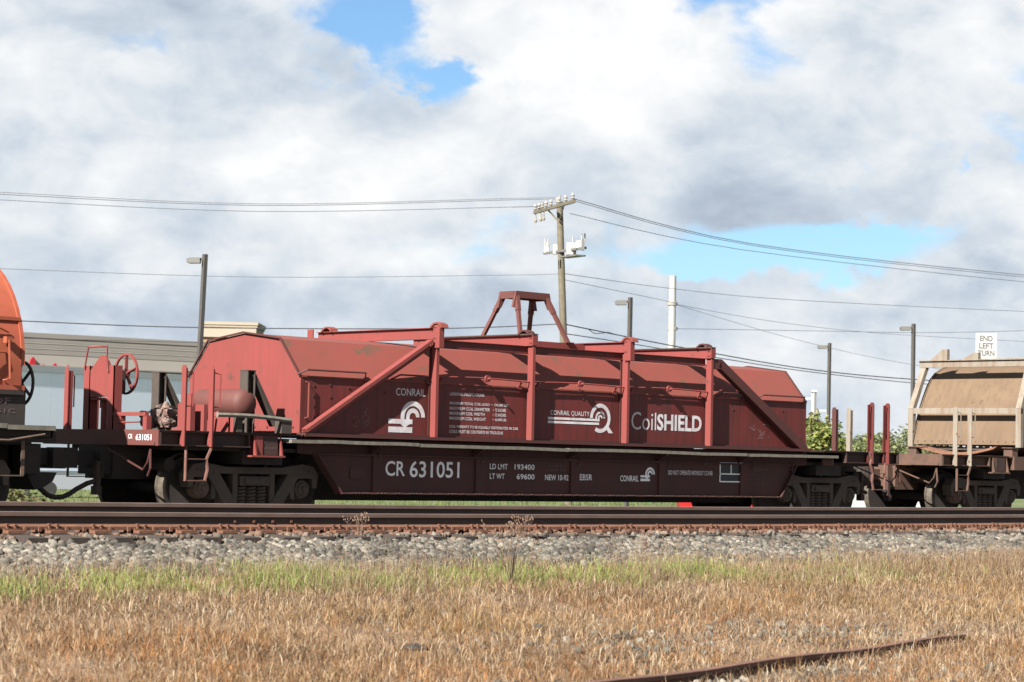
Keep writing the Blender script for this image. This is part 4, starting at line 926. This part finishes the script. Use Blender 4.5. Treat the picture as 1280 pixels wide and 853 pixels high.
# ------------------------------------------------------------------ beige car at the right edge
BC = thing('coil_car', (22, 0, 0), 'rusty brown coil car under the beige hood at the right edge', 'freight car', 'coil cars standing on the far track')
bx = 17.75
truck(bx, BC, -1)
ends(BC, bx, 1, RUSTCAR, RUSTCAR, (CREAM, CREAM), (MAROON, CREAM), style=2)
MB().box(18.3, 30, -1.30, 1.30, 1.05, 1.10).box(17.5, 30, -.38, .38, .4, 1.05).build('center_sill', BLACK, BC)
MB().box(18.2, 30, -1.45, -1.27, .98, 1.24).box(18.2, 30, 1.27, 1.45, .98, 1.24).build('side_sill', RUSTCAR, BC)
pp = [(-.98+1.96*i/14, 1.44-.13*math.sin(math.pi*i/14)) for i in range(15)]
MB().prism(pp+[(y*.9, z-.06) for y, z in reversed(pp)], 'X', 18.30, 26).build('trough_lip', TARP, BC)
for y in (-1.22, 1.08):
    MB().box(18.32, 18.5, y-.1, y+.1, 1.24, 1.40).box(18.28, 18.44, y-.12 if y < 0 else y-.3, y+.12, 1.40, 1.42).build('saddle', RUSTCAR, BC)
BH = thing('coil_hood', (22, 0, 1.4), 'beige rounded coil hood inside a cream frame at the right edge', 'coil hood', 'hoods covering the coil cars')
pq = [(18.58, 1.47), (18.68, 1.80), (18.83, 2.20), (18.95, 2.44), (19.07, 2.65), (19.20, 2.82), (19.36, 2.95), (19.56, 3.04), (19.80, 3.10), (20.15, 3.135), (20.6, 3.145)]
MB().prism(pq+[(30, 3.145), (30, 1.47)], 'Y', -1.27, 1.27).build('shell', BEIGE, BH, smooth=True)
for sy in (-1, 1):
    b = MB()
    for p, q in zip(pq[:-1], pq[1:]): b.bar((p[0]-.012, sy*1.265, p[1]+.004), (q[0]-.012, sy*1.265, q[1]+.008), .05, .016, side=(0, 1, 0))
    b.build('end_rim', BEIGE, BH)
rv = MB()
for k in range(14): rv.box(18.585, 18.606, -1.15+k*.177-.012, -1.15+k*.177+.012, 1.52, 1.545)
tag(rv.build('rivet_heads', RUSTBRG, BH), kind='stuff')
MB().prism([(-1.2, 1.40), (-1.2, 1.47)]+[(-1.2+.08*i, 1.47 if i % 2 else 1.40) for i in range(1, 30)]+[(1.2, 1.47), (1.2, 1.36), (-1.2, 1.36)], 'X', 18.68, 18.70).build('seal_strip', GREYBR, BH)
for sy in (-1, 1):
    y = sy*1.30
    MB().box(18.54, 18.64, y-.06, y+.06, 1.42, 2.19).build('hood_post', CREAM, BH)
    MB().bar((18.58, y, 2.17), (18.98, y*.97, 3.08), .12, .10, side=(0, 1, 0)).build('hood_brace', CREAM, BH)
MB().box(18.55, 18.60, -1.36, 1.36, 2.085, 2.20).build('cross_bar', CREAM, BH)
MB().box(18.90, 18.96, -1.50, 1.36, 3.04, 3.17).box(18.86, 19.02, -1.50, 1.36, 3.17, 3.185).build('cross_beam', CREAM, BH)
MB().box(19.75, 19.83, -1.45, 1.0, 3.16, 3.25).build('top_rail', CREAM, BH)
for y, z in ((.78, 3.41), (.02, 3.33)):
    MB().prism([(y+.34, 3.185), (y+.02, z), (y-.07, z), (y-.07, 3.185)], 'X', 18.93, 18.95).box(18.93, 19.02, y-.085, y-.07, 3.185, z).build('stop_gusset', CREAM, BH)

# ------------------------------------------------------------------ background things
GZ = -.85
def along(px, py, t_):                            # a point of the place seen at image point (px,py), t_ metres deep
    return CAM+t_*(fw+cr*((px-640)/2916.47)-cu*((py-426.5)/2916.47))
def base(px, t_): p = along(px, 600, t_); return Vector((p.x, p.y, GZ))
# store
B0 = Vector((58.2, 99.1, 0)); Bd = Vector((11.76, -1.51, 0)).normalized(); Bn = Vector((Bd.y, -Bd.x, 0))
def on(u, o, z): return B0+Bd*u+Bn*o+Vector((0, 0, z))
ST = thing('store_building', tuple(on(6, 0, GZ)), 'long low grey beige store with stepped cornice behind the white trailer', 'store building')
def bband(u0, u1, o0, o1, z0, z1, name, mt):
    b = MB(); vs = [on(u, o, z) for u in (u0, u1) for o in (o0, o1) for z in (z0, z1)]
    b.add(vs, [(0, 1, 3, 2), (4, 6, 7, 5), (0, 4, 5, 1), (2, 3, 7, 6), (0, 2, 6, 4), (1, 5, 7, 3)]); return b.build(name, mt, ST)
U0, U1 = -14, 25
bband(U0, U1, -40, 0, GZ, 7.05, 'wall', EIFB)
for z0, z1, o, mt in ((7.05, 7.38, .02, EIFD), (7.38, 7.46, .04, EIFL), (7.46, 7.72, .05, EIFD), (7.72, 7.80, .07, EIFL), (7.80, 8.08, .08, EIFD), (8.08, 8.38, .12, EIFD)):
    bband(U0, U1, -40, o, z0+.002, z1, 'cornice_band', mt)
bband(U0, U1, 0, .2, 6.28, 6.36, 'ledge', EIFD)
def sletter(u, w, z1, kind):                      # rounded red letters of the wall sign
    b = MB(); n_ = 16; z0 = 5.2; c = u+w/2; hh = z1-z0
    pp = [(c+w/2*math.cos(a)+(.12 if kind == 'S' else 0)*math.sin(a)*w, z0+hh/2+hh/2*math.sin(a)) for a in np.linspace(0, 6.283, n_+1)[:-1]]
    vs = [on(x, .05, z) for x, z in pp]+[on(x, .18, z) for x, z in pp]
    b.add(vs, [tuple(range(n_)), tuple(range(2*n_-1, n_-1, -1))]+[(i, (i+1) % n_, (i+1) % n_+n_, i+n_) for i in range(n_)])
    b.build('sign_letter', LETRED, ST)
sletter(.25, .5, 6.86, 'S'); sletter(1.0, .55, 6.42, 'o'); sletter(1.85, .42, 6.52, 'o'); sletter(2.75, .40, 6.44, 'o'); sletter(3.6, .4, 6.38, 'o')
# roof block behind the cornice
PT = base(245, 172); pw = (along(315, 404, 172)-along(245, 402, 172)); pw.z = 0; wl = pw.length; pd = pw.normalized(); pn = Vector((-pd.y, pd.x, 0))
RB = thing('roof_block', (PT.x, PT.y, 7.0), 'cream and tan stucco block rising above the store roof', 'building')
def pblock(u0, u1, o0, o1, z0, z1, name, mt):
    b = MB(); vs = [PT+pd*u+pn*o+Vector((0, 0, z-GZ)) for u in (u0, u1) for o in (o0, o1) for z in (z0, z1)]
    b.add(vs, [(0, 1, 3, 2), (4, 6, 7, 5), (0, 4, 5, 1), (2, 3, 7, 6), (0, 2, 6, 4), (1, 5, 7, 3)]); b.build(name, mt, RB)
pblock(.2, wl-.1, .1, 5, GZ, 9.75, 'lower_wall', TANO); pblock(0, wl, 0, 5.2, 9.75, 10.45, 'upper_wall', TANW)
pblock(-.08, wl+.08, -.08, 5.3, 10.45, 10.62, 'cornice_band', TANW); pblock(-.15, wl+.15, -.15, 5.4, 10.62, 10.84, 'cap', TANW); pblock(-.12, wl+.12, -.12, 5.3, 9.70, 9.80, 'ledge', TANW)
# white trailer
T0 = along(22, 456, 60); Tb = Vector((T0.x, T0.y, 0)); Td = (Vector((18.134, 25.624, 0))-Vector((12.126, 24.437, 0))).normalized(); Tn = Vector((-Td.y, Td.x, 0)); 
TR = thing('semi_trailer', (Tb.x+6, Tb.y+1, GZ), 'long white box trailer parked in front of the store', 'trailer')
def tbox(b, u0, u1, o0, o1, z0, z1, m=0):
    vs = [Tb+Td*u+Tn*o+Vector((0, 0, z)) for u in (u0, u1) for o in (o0, o1) for z in (z0, z1)]
    return b.add(vs, [(0, 1, 3, 2), (4, 6, 7, 5), (0, 4, 5, 1), (2, 3, 7, 6), (0, 2, 6, 4), (1, 5, 7, 3)], m)
tu = -1.2; ZT0, ZT1 = .32, 3.15
while tu < 13:
    tbox(MB(), tu, tu+1.196, 0, .04, ZT0+.12, ZT1-.16).build('side_panel', TRAIL, TR); tu += 1.2
tbox(MB(), -1.2, 13.2, .02, 2.55, ZT0, ZT1-.02).build('box_body', TRAIL, TR)
b = MB(); tbox(b, -1.22, 13.22, -.03, .05, ZT1-.16, ZT1); tbox(b, -1.22, 13.22, -.03, .05, ZT0, ZT0+.12); b.build('edge_rail', TRIM, TR)
def wheel_small(c, ax, r_, parent, w=.22):
    d = ax
    b = MB().tube([Vector(c)-d*w/2, Vector(c)+d*w/2], r_, 18); t_ = b.build('wheel', TYRE, parent); return t_
for u in (10.2, 11.5):
    for o in (.25, 2.3): wheel_small(Tb+Td*u+Tn*o+Vector((0, 0, GZ+.5)), Tn, .5, TR, .5)
b = MB(); tbox(b, .8, .95, .4, .55, GZ, ZT0); tbox(b, .8, .95, 2.0, 2.15, GZ, ZT0); b.build('landing_leg', TRIM, TR)
# cars
def car(p, ang, paint, label):
    d = Vector((math.cos(ang), math.sin(ang), 0)); s_ = Vector((-d.y, d.x, 0)); p = Vector((p[0], p[1], GZ))
    C_ = thing('parked_car', tuple(p), label, 'car', 'cars parked beyond the tracks')
    def ext(poly, o0, o1, name, mt, parent=C_):
        b = MB(); k = len(poly); vs = [p+d*u+s_*o+Vector((0, 0, z)) for o in (o0, o1) for u, z in poly]
        tr = tessellate_polygon([[Vector((u, z, 0)) for u, z in poly]])
        b.add(vs, [tuple(t) for t in tr]+[tuple(i+k for i in t) for t in tr]+[(i, (i+1) % k, (i+1) % k+k, i+k) for i in range(k)]); return b.build(name, mt, parent)
    ext([(-2.2, .35), (-2.25, .62), (-2.1, .92), (-1.2, 1.0), (1.0, .98), (2.0, .82), (2.25, .6), (2.2, .32)], -.86, .86, 'body', paint)
    ext([(-1.45, .99), (-.85, 1.42), (.35, 1.45), (1.15, .98)], -.74, .74, 'cabin', paint)
    for sg in (-1, 1):
        ext([(-1.22, 1.02), (-.80, 1.36), (-.28, 1.37), (-.28, 1.02)], sg*.745, sg*.752, 'side_window', GLASSD); ext([(-.20, 1.02), (-.20, 1.37), (.32, 1.38), (.92, 1.02)], sg*.745, sg*.752, 'side_window', GLASSD)
        for u in (-1.4, 1.4): wheel_small(p+d*u+s_*sg*.76+Vector((0, 0, .32)), s_, .32, C_)
        ext([(2.08, .66), (2.22, .64), (2.2, .74), (2.06, .78)], sg*.55-.14, sg*.55+.14, 'headlight', SIGNW); ext([(-2.262, .64), (-2.2, .64), (-2.12, .86), (-2.18, .86)], sg*.62-.13, sg*.62+.13, 'tail_light', LETRED)
    ext([(.42, 1.45), (1.15, .99), (1.13, .97), (.40, 1.43)], -.66, .66, 'windscreen', GLASSD)
p = base(106, 92); car(p, -.55, CSILV, 'silver car seen low between the wheels at left')
p = base(929, 80); car(p, -.76, CRED, 'red car, a sliver seen under the right end of the car')
p = base(1086, 84); car(p, -.9, CWHITE, 'white car seen low between the two right trucks')
# lamps
def lamp(px, py, t_, lean, label, hd=None):
    q = base(px, t_); tp = along(px, py, t_); q.x = tp.x; q.y = tp.y; zt = tp.z; l_ = Vector((cr.x, cr.y, 0))*lean*(zt-GZ); q -= l_
    o = thing('lamp_post', tuple(q), label, 'lamp post', 'lamp posts beyond the train')
    MB().bar(q, Vector((tp.x, tp.y, zt)), .13, .13).build('post', GALV, o)
    a = -Vector((cr.x, cr.y, 0)); hp = Vector((tp.x, tp.y, zt-.16))
    MB().bar(hp, hp+a*.16, .08, .08).build('arm', GALV, o)
    h = MB().bar(hp+a*.14+Vector((0, 0, -.04)), hp+a*.50+Vector((0, 0, -.05)), .34, .17); h.bar(hp+a*.50+Vector((0, 0, -.05)), hp+a*.56+Vector((0, 0, -.06)), .28, .12).build('lamp_head', LAMPH, o)
lamp(256.5, 318, 73, .026, 'leaning lamp post in front of the cream roof block, leftmost of four'); lamp(788, 372, 87, 0, 'lamp post above the hood left of the white pole')
lamp(1142, 405, 98, 0, 'tall lamp post just left of the beige hood'); lamp(1037, 429, 112, 0, 'farthest lamp post standing in front of the leafy yellow green tree')
# utility pole
pt = along(699.5, 252, 100); pb = along(706.5, 500, 100); ax_ = (pb-pt)/(pt.z-pb.z); foot = pt+ax_*(pt.z-GZ)
UP = thing('utility_pole', tuple(foot), 'wooden utility pole with crossarm and pale antenna cluster', 'utility pole')
MB().tube([foot, pt+(foot-pt)*.5, pt], [.19, .165, .135], 10).build('pole', POLEW, UP, smooth=True)
def ap(px, py, t_=100): return along(px, py, t_)
c0, c1 = ap(668, 266, 102.5), ap(718.5, 251.5, 96.5)
MB().bar(c0, c1, .11, .13).build('crossarm', POLEW, UP)
MB().bar(c0.lerp(c1, .35)-Vector((0, 0, .05)), pt-Vector((0, 0, .9)), .03, .06).bar(c0.lerp(c1, .75)-Vector((0, 0, .05)), pt-Vector((0, 0, .9)), .03, .06).build('arm_brace', POLEW, UP)
for f_ in (.02, .12, .2, .3, .42, .62, .78, .95):
    p = c0.lerp(c1, f_)+Vector((0, 0, .06)); MB().tube([p, p+Vector((0, 0, .09)), p+Vector((0, 0, .14)), p+Vector((0, 0, .20)), p+Vector((0, 0, .30))], [.03, .09, .05, .085, .04], 8).build('insulator', PORCE, UP)
for f_ in (.03, .16, .24):
    p = c0.lerp(c1, f_)-Vector((.0, 0, .06)); MB().tube([p, p-Vector((0, 0, .25)), p-Vector((0, 0, .30)), p-Vector((0, 0, .40))], [.03, .05, .09, .06], 7).build('cutout', PORCE, UP)
MB().tube([pt, pt+Vector((0, 0, .25))], .05, 7).tube([ap(697, 253), ap(697, 247)], .10, 7).build('pole_cap', PORCE, UP)
def boxat(px0, py0, px1, py1, t_, dth, name, mt):
    a, c = ap(px0, py1, t_), ap(px1, py0, t_); ctr = (a+c)/2; w_ = (px1-px0)/2916*t_; h_ = (py1-py0)/2916*t_
    MB().bar(ctr-Vector((0, 0, h_/2)), ctr+Vector((0, 0, h_/2)), w_, dth, side=(cr.x, cr.y, 0)).build(name, mt, UP)
boxat(708, 304, 720, 319, 99.2, .5, 'equipment_box', WHITE); boxat(720, 301, 727, 311, 98.6, .35, 'equipment_box', WHITE); boxat(680, 304, 686.5, 317, 101, .35, 'antenna', WHITE); boxat(691, 306, 697, 318, 100.2, .3, 'equipment_box', WHITE)
boxat(727, 299, 730.5, 313, 98, .3, 'antenna', LAMPH); boxat(684, 305, 687, 317, 101.2, .2, 'antenna', LAMPH)
b = MB().bar(ap(680, 317, 101), ap(732, 310, 98), .10, .10).bar(ap(704, 322, 99.5), ap(726, 319.5, 98.4), .5, .06).bar(ap(716, 320, 99), ap(721, 310, 98.7), .06, .06).build('antenna_arm', LAMPH, UP)
for px, py in ((681.5, 298), (685, 299), (716, 296), (727, 293), (731, 292)): MB().tube([ap(px, py+10, 99), ap(px, py, 99)], .035, 5).build('antenna_whip', WHITE, UP)
# white pole
a, c = along(841, 345, 120), along(839.5, 437, 120); WPf = Vector((c.x, c.y, GZ))
WP = thing('white_pole', tuple(WPf), 'thick plain white pole between two lamp posts', 'pole')
MB().tube([WPf, a], [.22, .18], 14).build('pole', WHITE, WP, smooth=True)
for py in (380, 411): p = along(840.3, py, 120); MB().tube([p-Vector((0, 0, .08)), p+Vector((0, 0, .08))], .28, 12).build('pole_band', PORCE, WP)
# white sign structure by the trees
q = along(1017.5, 489, 130); f_ = Vector((q.x, q.y, GZ)); SG = thing('sign_frame', tuple(f_), 'white post and arm frame standing behind the yellow green tree', 'sign frame')
wr = Vector((cr.x, cr.y, 0))
MB().bar(f_, q, .20, .20).build('post', SIGNW, SG); MB().bar(q-wr*.16, q+wr*.16+Vector((0, 0, 0)), .3, .12).build('cap', SIGNW, SG)
p = along(1011, 498.5, 130); MB().bar(p-wr*.55, p+wr*.3, .12, .12).build('arm', SIGNW, SG); p = along(1028, 513.5, 130); MB().bar(p-wr*.4, p+wr*.35, .1, .1).build('arm', SIGNW, SG)
MB().bar(p+wr*.30-Vector((0, 0, .05)), p+wr*.30-Vector((0, 0, 3)), .12, .12).build('side_post', SIGNW, SG)
# END LEFT TURN
q0, q1 = along(1219.5, 448, 60), along(1246, 417, 60); ctr = (q0+q1)/2
ES = thing('road_sign', (ctr.x, ctr.y, GZ), 'white road sign reading END LEFT TURN above the beige hood', 'road sign')
wv = wr*.273; hv = Vector((0, 0, .33)); nv = Vector((fw.x, fw.y, 0)).normalized()
b = MB(); vs = [ctr+wv*i+hv*j+nv*k for i in (-1, 1) for j in (-1, 1) for k in (0, .01)]
b.add(vs, [(0, 1, 3, 2), (4, 6, 7, 5), (0, 4, 5, 1), (2, 3, 7, 6), (0, 2, 6, 4), (1, 5, 7, 3)]).build('sign_panel', SIGNW, ES)
MB().bar(Vector((ctr.x, ctr.y, GZ))+nv*.05, ctr+nv*.05+hv*.9, .06, .04).build('sign_post', GALV, ES)
for i, (s_, w_) in enumerate((('END', .16), ('LEFT', .18), ('TURN', .21))):
    v, f = glyphs(s_, .015); xs_ = [p[0] for p in v]; ys_ = [p[1] for p in v]; b = MB()
    zc = .19-.19*i
    b.add([ctr-nv*.006+wr*(w_*(2*(p[0]-min(xs_))/(max(xs_)-min(xs_))-1))+Vector((0, 0, zc-.07+.14*(p[1]-min(ys_))/(max(ys_)-min(ys_)))) for p in v], f).build('lettering', SIGNB, ES)
# wires
def wire(pts, r_, label, mt=WIREM):
    P_ = [along(*p) for p in pts]; out = []
    n_ = len(P_)
    for i in range(n_-1):                         # Catmull-Rom through the hanging points
        p0, p1, p2, p3 = P_[max(i-1, 0)], P_[i], P_[i+1], P_[min(i+2, n_-1)]
        for t_ in [k/6 for k in range(6)]:
            out.append(.5*((2*p1)+(p2-p0)*t_+(2*p0-5*p1+4*p2-p3)*t_*t_+(3*p1-p0-3*p2+p3)*t_**3))
    out.append(P_[-1])
    tag(MB().tube(out, r_, 5).build('power_line', mt, org=tuple(out[0])), label, 'wire', 'overhead wires')
wire([(-120, 236, 96), (0, 243, 97), (320, 257, 99), (640, 250, 100), (700, 248.5, 100)], .016, 'topmost pair of overhead wires left of the utility pole, upper wire', WIREG)
wire([(-120, 233.5, 97), (0, 240.5, 98), (320, 255, 100), (640, 248.2, 101), (700, 247, 101)], .013, 'thin overhead wire just above the topmost pair at left', WIREG)
wire([(-120, 242, 96), (0, 250, 97), (320, 264.5, 99), (640, 259, 100), (670, 258, 102)], .015, 'lower of the topmost wires left of the utility pole', WIREG)
wire([(718, 249, 97), (940, 305, 108), (1280, 344, 125), (1420, 352, 132)], .018, 'topmost overhead wire right of the utility pole', WIREG)
wire([(718, 251.5, 98), (940, 307, 109), (1280, 346.5, 126), (1420, 354, 133)], .015, 'second overhead wire right of the utility pole, close under the topmost', WIREG)
wire([(712, 267, 100), (925, 312, 110), (1280, 352.5, 127), (1420, 360, 134)], .015, 'third overhead wire right of the utility pole', WIREG)
wire([(-120, 331, 96), (0, 336, 97), (320, 346.5, 99), (640, 344, 100), (700, 342.5, 100)], .013, 'thin overhead wire left of the utility pole passing the leaning lamp top', WIREG)
wire([(703, 342, 100), (840, 361, 108), (990, 375, 114), (1280, 389.5, 127), (1420, 393, 134)], .013, 'thin overhead wire right of the utility pole passing above the white pole band', WIREG)
wire([(703, 349.5, 100), (835, 377, 118), (841, 380, 120)], .012, 'short wire running from the utility pole to the white pole', WIREG)
wire([(841, 380, 120), (960, 401, 126), (1090, 416, 132), (1280, 427, 140), (1400, 432, 146)], .012, 'wire running right from the upper band of the white pole', WIREG)
wire([(841, 380, 120), (1000, 426, 130), (1140, 456, 140), (1300, 478, 152)], .011, 'faint wire dropping right from the upper band of the white pole', WIREG)
wire([(841, 411, 120), (1000, 413.5, 126), (1160, 416, 132), (1300, 413, 140)], .014, 'nearly level wire running right from the lower band of the white pole', WIREG)
wire([(-120, 394, 96), (29, 401.5, 97), (240, 409.5, 98.5), (540, 411, 100), (704, 405, 100)], .024, 'thick dark cable crossing the cream roof block to the utility pole')
wire([(704, 405, 100), (740, 412.5, 102), (860, 436, 107), (1020, 463, 115), (1180, 477, 122), (1400, 488, 132)], .026, 'thick dark cable dropping right behind the hood from the utility pole')
wire([(704, 417, 100), (780, 428.5, 104), (900, 448, 109), (1020, 466, 115), (1180, 482, 122), (1400, 494, 132)], .020, 'thinner cable under the thick one right of the utility pole')
wire([(735, 411, 101.8), (742, 416.5, 102), (750, 417, 102.3), (760, 415.8, 102.8), (768, 418.5, 103)], .018, 'short slack loop hanging from the thick cable')
wire([(30, 423.2, 100), (245, 428.4, 102), (420, 433, 103)], .014, 'dark wire crossing in front of the store cornice')

# ------------------------------------------------------------------ trees
def tree(x, y, h, rx, rz, cols, label, seed, n_=1500, leaf=.11, group='trees beyond the train', name='leafy_tree', clumps=16):
    q = random.Random(seed); rg = np.random.default_rng(seed)
    o = thing(name, (x, y, GZ), label, 'tree', group)
    b = MB().tube([(x, y, GZ), (x+.05, y, GZ+h*.3), (x-.03, y+.04, GZ+h*.6), (x, y, GZ+h*.92)], [.09, .07, .045, .015], 7)
    cl = []
    for i in range(clumps):
        a = q.uniform(0, 6.28); t_ = q.uniform(.18, .97); rad = rx*(1-.75*max(0, t_-.35))*q.uniform(.35, .95); z = GZ+h*t_
        c = (x+math.cos(a)*rad, y+math.sin(a)*rad, z); cl.append(c)
        b.tube([(x, y, GZ+h*max(.1, t_-.2)), (x+math.cos(a)*rad*.5, y+math.sin(a)*rad*.5, z-.1*h), c], [.03, .02, .008], 5)
    b.build('trunk', BARK, o)
    ci = np.array(cl)[rg.integers(0, clumps, n_)]; tone = rg.uniform(.7, 1.25, clumps)
    P_ = ci+rg.normal(0, 1, (n_, 3))*np.array([rx*.27, rx*.27, rz])
    a = rg.uniform(0, 6.28, n_); tl = rg.uniform(-1, 1, n_); s_ = leaf*rg.uniform(.6, 1.4, n_)
    u = np.stack([np.cos(a), np.sin(a), tl*.6], -1)*s_[:, None]; w = np.stack([-np.sin(a)*.5, np.cos(a)*.5, rg.uniform(.3, 1, n_)], -1)*s_[:, None]*.7
    V = np.stack([P_-u, P_-w*.6, P_+u, P_+w], 1)-np.array([x, y, GZ])
    C = np.array(cols)[rg.integers(0, len(cols), n_)]*rg.uniform(.75, 1.25, (n_, 1))
    F = np.arange(n_*4).reshape(-1, 4)
    ob = npmesh('crown', V.reshape(-1, 3), F, np.repeat(C, 4, 0), LEAFM); ob.parent = o
    return o
YG = [(.19, .24, .05), (.26, .28, .07), (.13, .18, .04), (.29, .25, .08)]
DG = [(.17, .21, .08), (.21, .245, .10), (.13, .17, .065), (.25, .25, .12)]
p = base(1025, 84); tree(p.x, p.y, 3.5, .95, .20, YG, 'bright yellow green tree beside the right end of the hood', 3, 2600, .10)
p = base(1008, 86); tree(p.x, p.y, 2.2, .8, .2, YG, 'low yellow green bush half hidden by the right end of the hood', 4, 1500, .10)
p = base(1049, 86); tree(p.x, p.y, 2.8, .45, .2, YG, 'slender pale green tree right of the bright yellow green one', 5, 1100, .09)
for i, (px, t_, h, lab) in enumerate(((1079, 127, 3.5, 'lower green tree filling the hedge gap left of the red ladder posts'), (1066, 118, 3.6, 'dark green tree in the hedge, left of the four beyond the gap'), (1092, 122, 3.9, 'dark green tree in the hedge between the two red ladder posts'), (1116, 120, 4.5, 'taller thin topped tree in the hedge by the tall lamp post'), (1140, 124, 3.9, 'dark green tree in the hedge partly behind the beige hood'), (1172, 124, 4.2, 'hedge tree hidden mostly by the beige hood'))):
    p = base(px, t_); tree(p.x, p.y, h*.86, 1.5, .24, DG, lab, 20+i, 3800, .11)
p = base(28, 57); tree(p.x, p.y, .75, 1.0, .12, [(.13, .12, .045), (.16, .13, .06), (.10, .11, .03)], 'low brownish bush under the white trailer at left', 40, 900, .07, None, 'low_bush', 10)
